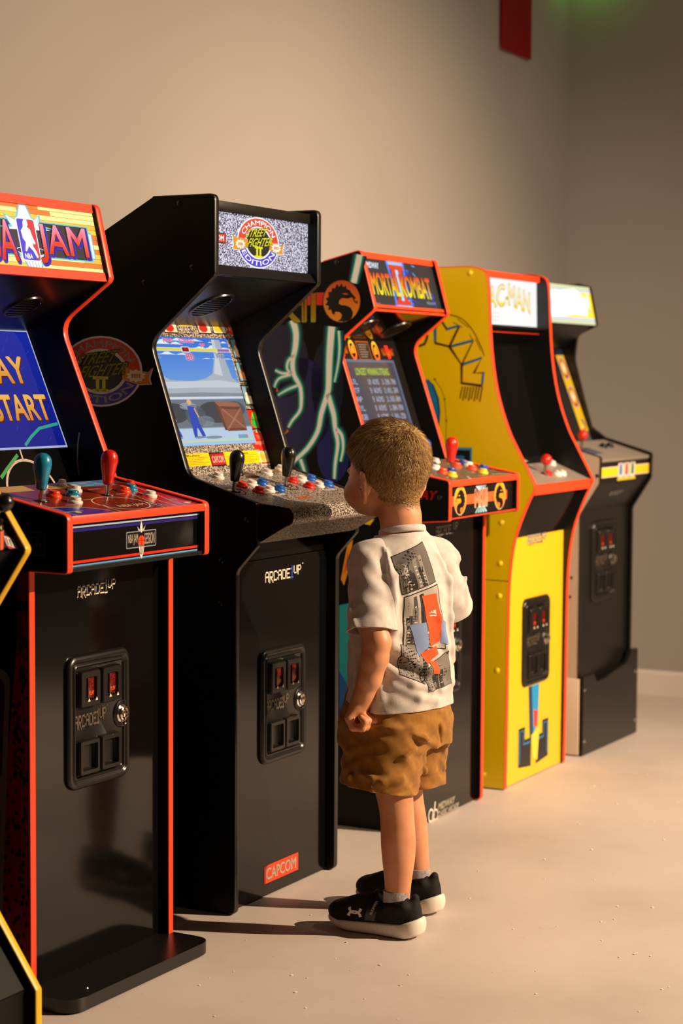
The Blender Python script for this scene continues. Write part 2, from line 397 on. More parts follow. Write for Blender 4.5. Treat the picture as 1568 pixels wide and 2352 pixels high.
# the small green lamp in the corner, just above the picture
e = obj('corner_lamp', None); e.location = (7.17, 2.63, 2.95); tag(e, 'small green lamp fixed high in the corner of the walls', 'lamp')
obj('lamp_housing', lathe_mesh('lamp_housing', [(0, .06), (.03, .06), (.036, .05), (.036, .0), (.03, -.01), (.026, 0), (.0, .004)], 20), M_black, e)
obj('lamp_lens', lathe_mesh('lamp_lens', [(0, -.016), (.014, -.013), (.024, -.004), (.026, .003), (0, .003)], 20), mat('green_lens', '#40ff30', 0.2, emit=3.0), e)
obj('wall_bracket', box_mesh('wall_bracket', -.012, .075, -.012, .074, .045, .057, bev=.003), M_black, e)
# ------------------------------------------------------------------ arcade cabinet kit
W, T = 0.49, 0.016
def cabinet(key, x, y, yaw, label):
    e = obj('arcade_cabinet', None); e.location = (x, y, 0); e.rotation_euler = (0, 0, math.radians(yaw)); e.empty_display_size = .2
    tag(e, label, 'arcade cabinet', 'arcade cabinets in a row along the wall'); return e
def smooth_path(pts, seg=6):
    out = []; n = len(pts)
    for i in range(n-1):
        p0, p1, p2, p3 = [Vector(pts[min(max(k, 0), n-1)]) for k in (i-1, i, i+1, i+2)]
        for k in range(seg):
            t = k/seg; out.append(0.5*((2*p1)+(p2-p0)*t+(2*p0-5*p1+4*p2-p3)*t*t+(3*p1-p0-3*p2+p3)*t**3))
    out.append(Vector(pts[-1])); return out
def molding(poly, i0, i1, x0, x1, name, m, parent, h=.0022):
    """edge band along the polygon points i0..i1"""
    P = [Vector(p[:2]) for p in poly[i0:i1+1]]; n = len(P); rings = []
    for i in range(n):
        d0 = (P[i]-P[i-1]).normalized() if i else (P[1]-P[0]).normalized()
        d1 = (P[i+1]-P[i]).normalized() if i < n-1 else d0
        d = (d0+d1).normalized(); q = Vector((-d.y, d.x)); q /= max(.5, q.dot(Vector((-d0.y, d0.x))))
        a = P[i]-q*.001; b = P[i]+q*h; c = P[i]+q*h*.55
        rings.append([(x0-.0004, a.x, a.y), (x0-.0004, c.x, c.y), (x0+.0016, b.x, b.y), (x1-.0016, b.x, b.y), (x1+.0004, c.x, c.y), (x1+.0004, a.x, a.y)])
    bm = bmesh.new(); loft(bm, rings); return obj(name, mesh_of(bm, name, 35), m, parent)
def sides(cab, poly, m, medge, i1):
    """two side panels with their edge bands; poly starts at the bottom front corner and runs up the front"""
    out = []
    for x0 in (0, W-T):
        s = obj('side_panel', prism_mesh('side_panel', poly, x0, x0+T), m, cab)
        molding(poly, 0, i1, x0, x0+T, 'edge_band', medge, s); out.append(s)
    return out
def inward(A, B, r):
    d = (Vector(B)-Vector(A)).normalized(); q = Vector((d.y, -d.x)); return (Vector(A)+q*r, Vector(B)+q*r)
def board(cab, name, A, B, th, m, x0=T, x1=W-T, parent=None):
    """flat board between (y,z) points A and B, its front face on AB"""
    A, B = Vector(A), Vector(B); a, b = inward(A, B, th)
    return obj(name, prism_mesh(name, [A, B, b, a], x0+.0005, x1-.0005), m, parent or cab)
def canvas(cab, name, A, B, parent, x0=0.0, **k):
    """print canvas on the board AB; u = cabinet x, v from A towards B"""
    return Art(name, parent, cab, (x0, A[0], A[1]), (1, 0, 0), (0, B[0]-A[0], B[1]-A[1]), **k)
def side_canvas(cab, name, parent, **k):
    """outer face of the left side panel; u = -depth (towards the front), v = height"""
    return Art(name, parent, cab, (0, 0, 0), (0, -1, 0), (0, 0, 1), **k)
def bolt(cab, y, z, m, r=.0065, parent=None, h=.003):
    me = cached(('bolt', m.name, r), lambda: lathe_mesh('bolt', [(0, h), (r*.55, h*.85), (r, h*.2), (r, 0)], 14))
    o = obj('bolt', me, m, parent or cab); o.location = (0, y, z); o.rotation_euler = (0, -math.pi/2, 0); return o
def deck_rot(A, B): return (math.atan2(B[1]-A[1], B[0]-A[0]), 0, 0)
def deck_pt(A, B, y): t = (y-A[0])/(B[0]-A[0]); return A[1]+(B[1]-A[1])*t
BUT = {k: mat('button_'+k, c, 0.28, coat=0.3) for k, c in dict(white='#e9ded2', red='#d5210f', blue='#1457b4', teal='#1487ac', orange='#ef4418', yellow='#f4c21a', deep_blue='#163f9c', black='#141210').items()}
def button(cab, A, B, x, y, c, r=.0145):
    me = cached(('button', c, r), lambda: lathe_mesh('button', [(r, 0), (r, .0035), (r*.93, .0058), (r*.80, .0064), (r*.76, .0058), (r*.74, .0058), (r*.73, .0105), (r*.66, .0125), (r*.35, .0120), (0, .0117)], 22, 50))
    o = obj('button', me, BUT[c], cab); o.location = (x, y, deck_pt(A, B, y)); o.rotation_euler = deck_rot(A, B); return o
def joystick(cab, A, B, x, y, c, kind='bat', tilt=(0, 0)):
    if kind == 'bat':
        prof = [(0, .022), (.0085, .022), (.0105, .025), (.0135, .045), (.0172, .066), (.0178, .074), (.0165, .083), (.0125, .0895), (.006, .0935), (0, .0945)]
    else:
        prof = [(0, .026)]+[(.0175*math.sin(a), .0435-.0175*math.cos(a)) for a in [math.pi*k/12 for k in range(1, 12)]]+[(0, .061)]
    me = cached(('joy', kind, c), lambda: lathe_mesh('joystick', prof, 26, 60))
    o = obj('joystick', me, BUT[c] if c in BUT else c, cab); o.location = (x, y, deck_pt(A, B, y)); o.rotation_euler = (deck_rot(A, B)[0]*.4+tilt[0], tilt[1], 0)
    s = obj('shaft', cached('shaft', lambda: lathe_mesh('shaft', [(0, 0), (.0045, 0), (.0045, .028), (0, .028)], 14)), M_steel, o)
    w = obj('dust_washer', cached('washer', lambda: lathe_mesh('dust_washer', [(0, .0022), (.017, .0018), (.018, .0004), (.018, 0)], 24)), BUT['black'], o)
    return o
def rrect(cx, cz, w, h, r, y, seg=6):
    out = []
    for sx, sz, a0 in ((1, 1, 0), (-1, 1, 90), (-1, -1, 180), (1, -1, 270)):
        for k in range(seg+1):
            a = math.radians(a0+90*k/seg); out.append((cx+sx*(w/2-r)+r*math.cos(a), y, cz+sz*(h/2-r)+r*math.sin(a)))
    return out
def coin_door(cab, cx, cz, y, w=.212, h=.272):
    def frame():
        bm = bmesh.new()
        ins = [(0, 0), (.0, -.004), (.004, -.0085), (.010, -.010), (.013, -.0095), (.0155, -.006), (.0175, -.0055), (.020, -.0085), (.0225, -.009), (.025, -.006), (.026, -.0045)]
        loft(bm, [rrect(0, 0, w-2*i, h-2*i, max(.006, .026-i*.8), yy) for i, yy in ins]); return mesh_of(bm, 'coin_door', 50)
    d = obj('coin_door', cached('coin_frame', frame), M_satin, cab); d.location = (cx, y, cz)
    def slot():
        bm = bmesh.new()
        loft(bm, [rrect(0, 0, a, b, r, yy) for a, b, r, yy in ((.068, .076, .006, -.003), (.066, .074, .006, -.016), (.062, .070, .006, -.019), (.040, .046, .003, -.019), (.036, .043, .003, -.012), (.034, .041, .002, -.0115))])
        return mesh_of(bm, 'coin_slot', 40)
    def cup():
        bm = bmesh.new()
        loft(bm, [rrect(0, 0, a, b, r, yy) for a, b, r, yy in ((.068, .072, .004, -.003), (.066, .070, .004, -.015), (.063, .067, .004, -.017), (.050, .053, .003, -.017), (.048, .051, .003, -.006), (.046, .049, .002, -.005))])
        return mesh_of(bm, 'coin_return', 40)
    for sx in (-1, 1):
        s = obj('coin_slot', cached('coin_slot', slot), M_satin, d); s.location = (-.008+sx*.0365, 0, .068)
        l = obj('red_lens', cached('lens', lambda: box_mesh('red_lens', -.004, .0165, -.0145, -.0118, -.020, .021, bev=.001)), M_redlens, d); l.location = s.location
        tr = obj('price_tabs', cached('tabs', lambda: pydata('price_tabs', [(-.012, -.0196, -.026), (-.003, -.0196, -.026), (-.0075, -.0196, -.019), (.014, -.0196, -.026), (.022, -.0196, -.026), (.018, -.0196, -.019),
              (-.012, -.0186, -.026), (-.003, -.0186, -.026), (-.0075, -.0186, -.019), (.014, -.0186, -.026), (.022, -.0186, -.026), (.018, -.0186, -.019)], [(0, 1, 2), (3, 4, 5), (6, 7, 8), (9, 10, 11), (0, 1, 7, 6), (1, 2, 8, 7), (2, 0, 6, 8), (3, 4, 10, 9), (4, 5, 11, 10), (5, 3, 9, 11)])), mat('ivory_tab', '#e0d4c0', 0.4), d); tr.location = s.location
        c = obj('coin_return', cached('coin_cup', cup), M_satin, d); c.location = (-.008+sx*.0365, 0, -.072)
    k = obj('lock', cached('lock', lambda: lathe_mesh('lock', [(0, .0), (.019, .0), (.019, .004), (.0155, .006), (.0150, .010), (.0120, .0115), (.0115, .009), (.007, .009), (.0065, .0125), (.003, .013), (.0025, .010), (0, .010)], 24)), M_chrome, d)
    k.location = (.078, -.004, -.002); k.rotation_euler = (math.pi/2, 0, 0)
    b = obj('lock_boss', cached('lockboss', lambda: lathe_mesh('lock_boss', [(.030, 0), (.029, .003), (.027, .0045), (.0245, .003), (.0, .003)], 24)), M_satin, d)
    b.location = (.078, -.0035, -.002); b.rotation_euler = (math.pi/2, 0, 0)
    a = Art('embossed_lettering', d, cab, (0, -.0045, 0), (1, 0, 0), (0, 0, 1), off=.0012)
    logo(a, -.083, -.012, .028, .020, '#5c4e3e', '#14100d', None); a.build(A_print)
    a = Art('price_print', d, cab, (0, -.0147, 0), (1, 0, 0), (0, 0, 1), off=.0004)
    for sx in (-1, 1):
        x = -.008+sx*.0365; a.pix('25', x-.001, .069+.002, x+.012, .069+.016, '#7a0c00'); a.pix('PLAY', x-.002, .054, x+.014, .062, '#ff6a30')
    a.build(A_print)
    return d
def logo(a, u0, v0, u1, v1, c, shadow, one):
    """ARCADE1UP in tall block letters, stepping up towards the right"""
    w = u1-u0; h = v1-v0
    for dx, dz, cc, L in ((w*.008, -h*.10, shadow, 1), (0, 0, c, 2)):
        if cc is None: continue
        x = u0+dx
        for i, ch in enumerate('ARCADE'):
            lw = w*.112; z0 = v0+dz+h*.05*(0 if i < 2 else 1)
            if ch == 'R': z0 -= h*.10
            a.pix(ch, x, z0, x+lw*.92, v0+dz+h*.84, cc, L); a.rect(x, z0, x+lw*.2, v0+dz+h*.80 if ch != 'A' else v0+dz+h*.7, cc, L); x += lw
        a.pix('1', x-w*.02, v0+dz+h*.02, x+w*.10, v0+dz+h*1.02, (one or cc) if cc == c else cc, L); x += w*.085
        for ch in 'UP':
            a.pix(ch, x, v0+dz+h*(.36 if ch == 'U' else .24), x+w*.095, v0+dz+h*1.0, cc, L); x += w*.108
    a.rect(u1-w*.015, v0+h*1.05, u1+w*.02, v0+h*1.10, c, 2)
def speaker(cab, A, B, x, t, r=.05, parent=None):
    """round grille in the underside board AB at fraction t"""
    P = Vector(A)*(1-t)+Vector(B)*t
    def f():
        bm = bmesh.new(); lathe(bm, [(r+.004, 0), (r+.003, .004), (r-.003, .0045), (r-.005, .001), (0, .001)], 32)
        for i in range(-4, 5):
            hw = math.sqrt(max(0, (r-.004)**2-(i*.0105)**2))
            if hw > .004: box(bm, -hw, hw, i*.0105-.0018, i*.0105+.0018, .0008, .0032)
        return mesh_of(bm, 'speaker_grille', 40)
    o = obj('speaker_grille', cached(('spk', r), f), M_satin, parent or cab); d = Vector(B)-Vector(A)
    o.location = (x, P.x, P.y); o.rotation_euler = (math.atan2(d.y, d.x), 0, 0); return o
def emblem(a, c, r, layer=1, flip=1, bg0='#f0a020', bg1='#c8340c', ring='#e8c890', dark='#0a0806', kx=1.0):
    """round dragon-head emblem"""
    def m(p): return (c[0]+flip*p[0]*r*kx, c[1]+p[1]*r)
    a.ell(c, r*1.05*kx, r*1.05, ring, layer); a.ell(c, r*kx, r, vgrad([(c[1]-r, bg0), (c[1]+r, bg1)]), layer+1)
    body = [(.62,.30),(.80,.12),(.66,.10),(.56,.18),(.30,.12),(.05,.16),(-.12,.06),(-.16,-.10),(-.02,-.18),(.22,-.20),(.48,-.30),(.62,-.52),(.60,-.74),(.46,-.90),(.12,-.985),
            (-.2,-.95),(-.02,-.82),(.02,-.64),(-.12,-.52),(-.34,-.50),(-.40,-.66),(-.52,-.58),(-.56,-.40),(-.74,-.42),(-.70,-.22),(-.90,-.16),(-.76,.0),(-.88,.16),(-.70,.22),(-.74,.46),(-.56,.46),(-.52,.66),(-.36,.62),
            (-.28,.84),(-.14,.70),(.0,.86),(.08,.68),(.24,.74),(.26,.60),(.46,.52),(.50,.42)]
    a.poly([m(p) for p in body], dark, layer+2)
    a.poly([m(p) for p in [(.02,.36),(.22,.40),(.40,.32),(.20,.30)]], bg1, layer+3)
    a.stroke([m(p) for p in [(.62,.14),(.70,-.02),(.84,-.12),(.86,.0),(.76,-.02)]], r*.06, dark, layer+2)
# ------------------------------------------------------------------ basketball cabinet (red edge bands, long deck, base plate)
def build_basketball():
    cab = cabinet('nba', 3.017, 2.212, -2.07, 'arcade cabinet with red edges, basketball title and blue and red bat joysticks')
    poly = rnd_poly([(0, .03), (0, .858, .003), (-.092, .858, .008), (-.092, .967, .012), (.146, 1.014, .003), (.288, 1.345, .05), (.152, 1.438, .014), (.191, 1.6, .014), (.30, 1.592), (.475, 1.56), (.475, .03)])
    i1 = [i for i, p in enumerate(poly) if abs(p.x-.30) < 1e-6][0]
    sp = sides(cab, poly, M_side, M_red, i1)
    obj('back_panel', box_mesh('back_panel', T, W-T, .455, .467, .03, 1.55), M_inner, cab)
    board(cab, 'top_panel', (.20, 1.592), (.47, 1.555), .012, M_black)
    # base plate
    bp = [tuple(p) for p in rnd_poly([(0, -.103, .045), (W+.002, -.103, .045), (W+.002, .47, .01), (0, .47, .01)], 8)]
    b = obj('base_plate', prism_mesh('base_plate', bp, .004, .030, 'z'), M_satin, cab)
    m = b.modifiers.new('bevel', 'BEVEL'); m.width = .002; m.segments = 2; m.limit_method = 'ANGLE'
    for x, y in ((.06, -.06), (W-.06, -.06), (.06, .42), (W-.06, .42)):
        f = obj('foot', cached('foot', lambda: lathe_mesh('foot', [(0, 0), (.014, 0), (.014, .004), (0, .004)], 14)), M_rubber, cab); f.location = (x, y, 0)
    sc = obj('screw', cached('screw', lambda: lathe_mesh('screw', [(0, .002), (.004, .0016), (.005, 0)], 10)), M_steel, cab); sc.location = (.085, -.07, .030)
    # lower front
    fp = board(cab, 'front_panel', (.020, .03), (.020, .858), .010, M_gloss)
    a = canvas(cab, 'maker_logo', (.020, 0), (.020, 1), fp)
    u0, v0 = a.px(176, 1368); u1, v1 = a.px(268, 1331); logo(a, u0, v0-.002, u1, v0+.026, '#0c0a08', '#e6d8c0', None)
    u = u0; a.build(A_print)
    coin_door(cab, W/2, .535, .020)
    # deck
    DA, DB = (-.090, .963), (.146, 1.010)
    board(cab, 'deck_floor', (-.088, .866), (.146, .866), .008, M_inner)
    deck = board(cab, 'control_deck', DA, DB, .012, M_black)
    obj('deck_edge', box_mesh('deck_edge', T, W-T, -.0925, -.0895, .950, .966, bev=.001), M_red, cab)
    ap = board(cab, 'deck_apron', (-.078, .863), (-.078, .951), .010, M_gloss)
    a = canvas(cab, 'deck_print', DA, DB, deck)
    a.poly([(T, .001), (W-T, .001), (W-T, .238), (T, .238)], '#7c2a16', 0)
    a.poly([(T, .001), (.17, .001), (.155, .035), (.10, .062), (T, .075)], '#1a349c', 1)
    a.poly([(W-T, .001), (.36, .001), (.355, .05), (.38, .10), (.42, .15), (W-T, .18)], '#c02020', 1)
    cr = '#e8dcc8'
    a.stroke([(.17, .001), (.163, .028), (.13, .055), (.08, .07), (T, .076)], .0022, cr, 2)
    a.stroke([(.045, .001), (.045, .12)], .0022, cr, 2); a.stroke([(T, .035), (.10, .035)], .002, cr, 2); a.ell((.075, .028), .008, .006, '#e6d2b0', 3)
    a.ell((.262, .062), .075, .052, cr, 2, inner=.96); a.stroke([(.19, .001), (.185, .035), (.20, .062)], .0022, cr, 2)
    a.stroke([(.335, .062), (.34, .03), (.338, .001)], .0022, cr, 2)
    for k in range(3): a.stroke([(.355+k*.03, .001), (.352+k*.034, .05), (.372+k*.036, .11), (.40+k*.028, .17)], .002, cr, 2)
    a.stroke([(.31, .12), (.33, .15), (.37, .165)], .002, cr, 2); a.stroke([(.44, .03), (.474, .03)], .002, cr, 2); a.ell((.445, .022), .009, .006, '#e6d2b0', 3)
    a.poly([(.20, .195), (.275, .195), (.285, .236), (.19, .236)], '#d6a81a', 2); a.poly([(T, .195), (.15, .195), (.16, .236), (T, .236)], '#d6a81a', 2)
    for k in range(4): a.rect(.21+k*.003, .202+k*.008, .262, .204+k*.008, '#3a2c08', 3)
    a.poly([(.29, .195), (.425, .19), (.43, .236), (.30, .236)], '#4a86c0', 2)
    for k in range(4): a.rect(.305, .20+k*.009, .41-k*.01, .2025+k*.009, '#bcd4e8', 3)
    a.text('NBA JAM', .225, .028, .315, .048, '#c62016', 3, .05, .2); a.text('NBA JAM', .225, .029, .315, .049, '#e8dcc8', 4, 0, .2)
    for x, y, w in ((.10, .075, .035), (.33, .12, .03), (.42, .05, .03), (.19, .10, .03), (.42, .10, .025), (.30, .17, .04)): a.pix('PASSRUN'[:4+int(w*60)], x, y, x+w, y+.006, '#d8c8b0', 4)
    a.build(A_gloss)
    joystick(cab, DA, DB, .080, .033, 'teal'); joystick(cab, DA, DB, .300, .033, 'red')
    for x, y, c, r in ((.268, .125, 'white', .011), (.250, .078, 'white', .0155), (.147, .052, 'orange', .0155), (.198, .044, 'teal', .0155), (.147, .0, 'white', .0155), (.374, .044, 'orange', .0155), (.412, .054, 'teal', .0155), (.455, .086, 'orange', .012), (.404, -.001, 'white', .0155), (.205, .125, 'white', .011)):
        button(cab, DA, DB, x, y, c, r)
    a = canvas(cab, 'apron_print', (-.078, 0), (-.078, 1), ap)
    def stripe(v0, v1, c, L): a.rect(T, v0, W-T, v1, c, L)
    stripe(.941, .9445, '#a8c4e8', 1); stripe(.9335, .939, '#2c2478', 1); stripe(.8725, .8775, '#e03018', 1); stripe(.8665, .8695, '#6aa8d8', 1)
    cx, cz = .262, .910
    star = []
    for k in range(16):
        an = math.pi/2+k*math.pi/8; rr = (.012 if k % 2 else (.052 if k == 0 else .030 if k in (2, 14) else .02)); star.append((cx+rr*math.cos(an)*.8, cz+.004+rr*math.sin(an)))
    a.poly(star, '#2a3c6c', 2); a.poly([(cx+(p[0]-cx)*.82, cz+(p[1]-cz)*.82) for p in star], '#c8b8b0', 3)
    a.rect(cx-.052, cz-.022, cx+.052, cz+.012, '#8a90a0', 3, .003); a.rect(cx-.050, cz-.020, cx+.050, cz+.010, '#141018', 4, .003)
    a.text('NBA JAM', cx-.046, cz-.016, cx-.012, cz+.006, '#efe0cc', 5, .01); a.text('SESSION', cx+.011, cz-.016, cx+.046, cz+.006, '#efe0cc', 5, .01)
    a.poly([(cx-.012, cz-.012), (cx+.012, cz-.012), (cx+.006, cz-.036), (cx, cz-.045), (cx-.006, cz-.036)], '#e8dcd0', 4)
    for k in range(-2, 3): a.stroke([(cx+k*.005, cz-.014), (cx+k*.002-.002, cz-.036)], .0012, '#1a1420', 5)
    a.ell((cx, cz-.008), .0105, .0105, '#e0482a', 6); a.stroke([(cx-.010, cz-.008), (cx+.010, cz-.008)], .0009, '#401008', 7); a.stroke([(cx, cz-.018), (cx, cz+.002)], .0009, '#401008', 7)
    a.ell((cx, cz+.018), .004, .010, '#f0e0d0', 5); a.build(A_gloss)
    # bezel and screen
    BA, BB = inward((.146, 1.014), (.290, 1.345), .085); d = (BB-BA).normalized(); BA = BA-d*.045
    bez = board(cab, 'bezel', BA, BB+d*.03, .010, M_gloss)
    a = canvas(cab, 'screen_picture', BA, BB, None, off=.0022)
    u1, vb = a.px(154, 1028); _, vt = a.px(67, 760); us = W-u1
    scr = obj('screen', None, None, cab)
    bpy.data.objects.remove(scr)
    A2 = BA+d*vb; B2 = BA+d*vt; o2 = inward(A2, B2, -.0015)
    scr = board(cab, 'screen', o2[0], o2[1], .003, M_glass, us, u1); a.parent = scr
    a.rect(us, vb, u1, vt, '#aab4d4', 0); a.rect(us+.004, vb+.005, u1-.004, vt-.004, vgrad([(vb, '#121a86'), (vb+(vt-vb)*.5, '#0e1c98'), (vt, '#1a2aa0')]), 1)
    rs = random.Random(3)
    for k in range(90):
        u = us+.01+rs.random()*(u1-us-.03); v = vb+.01+rs.random()*(vt-vb-.03); an = rs.uniform(.4, 1.4); L = rs.uniform(.006, .022)
        if v+L < vt-.006 and u+L < u1-.006: a.stroke([(u, v), (u+L*math.cos(an), v+L*math.sin(an))], .0007, rs.choice(['#2a3ab8', '#3a50c0', '#5a3a90']), 2)
    x1, yb = a.px(64, 880); _, yt = a.px(56, 822); xs, yb2 = a.px(118, 964); _, yt2 = a.px(106, 908)
    gold = lambda b, t: vgrad([(b, '#d88424'), (t, '#f0b85c')])
    for s, e0, e1, b, t in (('PLAY', x1-.175, x1, yb, yt), ('TO START', xs-.30, xs, yb2, yt2)):
        e0 = max(e0, us+.012)
        a.text(s, e0+.002, b-.003, e1+.002, t-.003, '#5a2410', 3, .03); a.text(s, e0, b, e1, t, gold(b, t), 4, .025)
        a.rect(e0, (b+t)/2-.0015, e1, (b+t)/2+.0005, '#7a4212', 5) if False else None
    p0 = a.px(130, 974); p1 = a.px(88, 985); p2 = a.px(56, 1024)
    a.stroke([p0, p1, ((p1[0]+p2[0])/2-.004, (p1[1]+p2[1])/2), p2], .007, '#2fa088', 6)
    a.build(A_scr)
    a = canvas(cab, 'bezel_print', BA, BB, bez)
    c0 = a.px(52, 1057); a.stroke([(c0[0]+.085*math.cos(t), c0[1]-.085+.085*math.sin(t)) for t in [math.radians(20+k*9) for k in range(17)]], .006, '#b8a890', 1)
    a.stroke([a.px(45, 1033), a.px(53, 1058)], .005, '#b8a890', 1)
    a.stroke([a.px(40, 1045), a.px(14, 1080), a.px(2, 1098)], .008, '#1c8a34', 1)
    a.stroke([a.px(46, 672), a.px(98, 748)], .003, '#8c8478', 1, px=False); a.build(A_print)
    ri = Art('painted_reflection', sp[1], cab, (W-T, 0, 0), (0, -1, 0), (0, 0, 1))  # pale reflection in the right inner panel, painted on as a stroke
    ri.stroke([ri.px(183, 993), ri.px(179, 1020), ri.px(178, 1060), ri.px(182, 1093)], .004, '#b8a890', 1); ri.build(A_print)
    # marquee
    MA, MB = inward((.152, 1.438), (.191, 1.6), .012); dm = (MB-MA).normalized()
    mq = board(cab, 'marquee', MA+dm*.012, MB-dm*.010, .006, M_glass)
    a = canvas(cab, 'marquee_print', MA, MB, mq, off=.0008)
    lo, hi = .016, .154
    ro = random.Random(5); nrow = 13
    for r in range(nrow):
        x = T; v0 = lo+(hi-lo)*r/nrow; v1 = lo+(hi-lo)*(r+1)/nrow; k = r
        while x < W-T:
            x2 = min(W-T, x+ro.uniform(.10, .30))
            if W-T-x2 < .05: x2 = W-T
            c = ('#f58a28', '#fbd743', '#fff59a', '#fcc536', '#f47e22')[(k*2+ro.randint(0, 1)) % 5]
            a.rect(x, v0, x2, v1-.0007, c, 1); x = x2; k += 1
    a.rect(T, lo, W-T, hi, '#b05a18', 0)
    a.rect(.022, .040, .446, .118, '#5ad0d8', 2); a.rect(.026, .043, .442, .115, '#160a20', 3); a.rect(.443, .046, .456, .105, '#5ad0d8', 2); a.rect(.445, .049, .453, .102, '#e8fbff', 3)
    cx = a.px(64, 548)[0]
    star = [(-.085, .098), (-.048, .105), (-.066, .128), (-.030, .118), (-.010, .152), (.010, .152), (.026, .120), (.050, .132), (.048, .110), (.085, .104)]
    a.poly([(cx+p[0]*1.06, p[1]) for p in star], '#5ad0d8', 4); a.poly([(cx+p[0]*.93, p[1]-.004) for p in star], '#ffffff', 5)
    a.poly([(cx-.040, .046), (cx+.046, .046), (cx+.030, .017), (cx-.018, .017)], '#8fe0e8', 4); a.poly([(cx-.033, .044), (cx+.038, .044), (cx+.024, .017), (cx-.012, .017)], '#f4ffff', 5)
    for k in range(6): a.stroke([(cx-.03+k*.012, .044), (cx-.018+k*.009, .018)], .0012, '#40688c', 6)
    a.ell((cx+.002, .052), .052, .009, '#f4f4ff', 6, inner=.9)
    a.rect(cx-.032, .030, cx+.030, .122, '#ffffff', 7, .008)
    a.poly([tuple(p) for p in rnd_poly([(cx-.029, .033, .006), (cx+.027, .033, .006), (cx+.027, .119, .006), (cx-.029, .119, .006)])], '#3a2ad2', 8)
    a.poly([(cx+.002, .119), (cx+.022, .119), (cx+.027, .112), (cx+.027, .036), (cx+.018, .033), (cx+.010, .07), (cx-.002, .1)], '#e01c34', 9)
    a.poly([(cx-.005, .119), (cx+.004, .118), (cx+.006, .108), (cx+.001, .103), (cx+.010, .098), (cx+.014, .082), (cx+.020, .070), (cx+.017, .066), (cx+.012, .07), (cx+.010, .062), (cx+.018, .052), (cx+.022, .040), (cx+.016, .038), (cx+.008, .052), (cx-.004, .062), (cx-.014, .050), (cx-.018, .052), (cx-.012, .070), (cx-.019, .078), (cx-.021, .094), (cx-.012, .102), (cx-.010, .113)], '#ffffff', 10)
    a.text('NBA', cx-.022, .036, cx+.002, .046, '#ffffff', 10, .03)
    def big(s, u0, u1):
        v0, v1 = .030, .112
        a.text(s, u0+.004, v0-.004, u1+.004, v1-.004, '#3a10b0', 11, .045); a.text(s, u0, v0, u1, v1, '#200810', 12, .03); a.text(s, u0, v0, u1, v1, vgrad([(v0, '#e02a18'), (.085, '#f04a38'), (v1, '#ff9ab0')]), 13, .012)
    j0 = a.px(90, 570)[0]; j1 = a.px(203, 590)[0]; big('JAM', j0, j1); big('NBA', max(.028, 2*cx-j1), 2*cx-j0-.012)
    a.build(A_lit)
    for nm, t0, t1 in (('top', .150, .1685), ('bot', -.002, .017)):
        p0, p1 = MA+dm*t0, MA+dm*t1; q = inward(p0, p1, -.006); board(cab, 'marquee_retainer', q[0], q[1], .006, M_red)
    # underside with speakers
    UA, UB = BB+d*.02, MA+dm*.001
    us_ = board(cab, 'speaker_panel', UA, UB, .008, M_satin); speaker(cab, UA, UB, .15, .45, .042); speaker(cab, UA, UB, .34, .45, .042)
    # artwork on the left side, below the deck
    a = side_canvas(cab, 'side_print', sp[0])
    a.poly([a.px(52, 1440), a.px(66, 1440), a.px(72, 1640), a.px(72, 2250), a.px(34, 2120), a.px(27, 1700), (-.10, .40)][:0] or [(-.002, .03), (-.002, .77), (-.024, .77), (-.05, .52), (-.085, .35), (-.11, .10), (-.06, .03)], '#7a1208', 1)
    rb = random.Random(9)
    for k in range(170):
        v = .05+rb.random()*.68; lim = -.006; left = -.02 if v > .6 else (-.04 if v > .45 else -.08)
        u = rb.uniform(left, lim); a.ell((u, v), .0042, .0055, '#250402', 2, 8)
    a.poly([tuple(p) for p in rnd_poly([(-.30, .05, .02), (-.075, .05, .02), (-.045, .66, .03), (-.30, .70, .03)])], '#6c5a50', 3)
    a.poly([tuple(p) for p in rnd_poly([(-.30, .06, .02), (-.088, .06, .02), (-.058, .645, .03), (-.30, .69, .03)])], '#3a0604', 4)
    a.ell((-.09, .42), .03, .045, '#6c5a50', 5)
    for z0, z1 in ((.80, .856), (.69, .78)): a.rect(-.028, z0, -.001, z1, '#5a1408', 1)
    a.rect(-.10, .888, .040, .934, '#3c4048', 1, .003); a.rect(-.098, .890, .038, .932, '#060608', 2, .003); a.text('NBA JAM SESSION', -.09, .897, .03, .925, '#4a443c', 3)
    a.build(A_print)
    for y, z in ((.30, 1.48),): bolt(cab, y, z, M_satin)
    return cab
build_basketball()
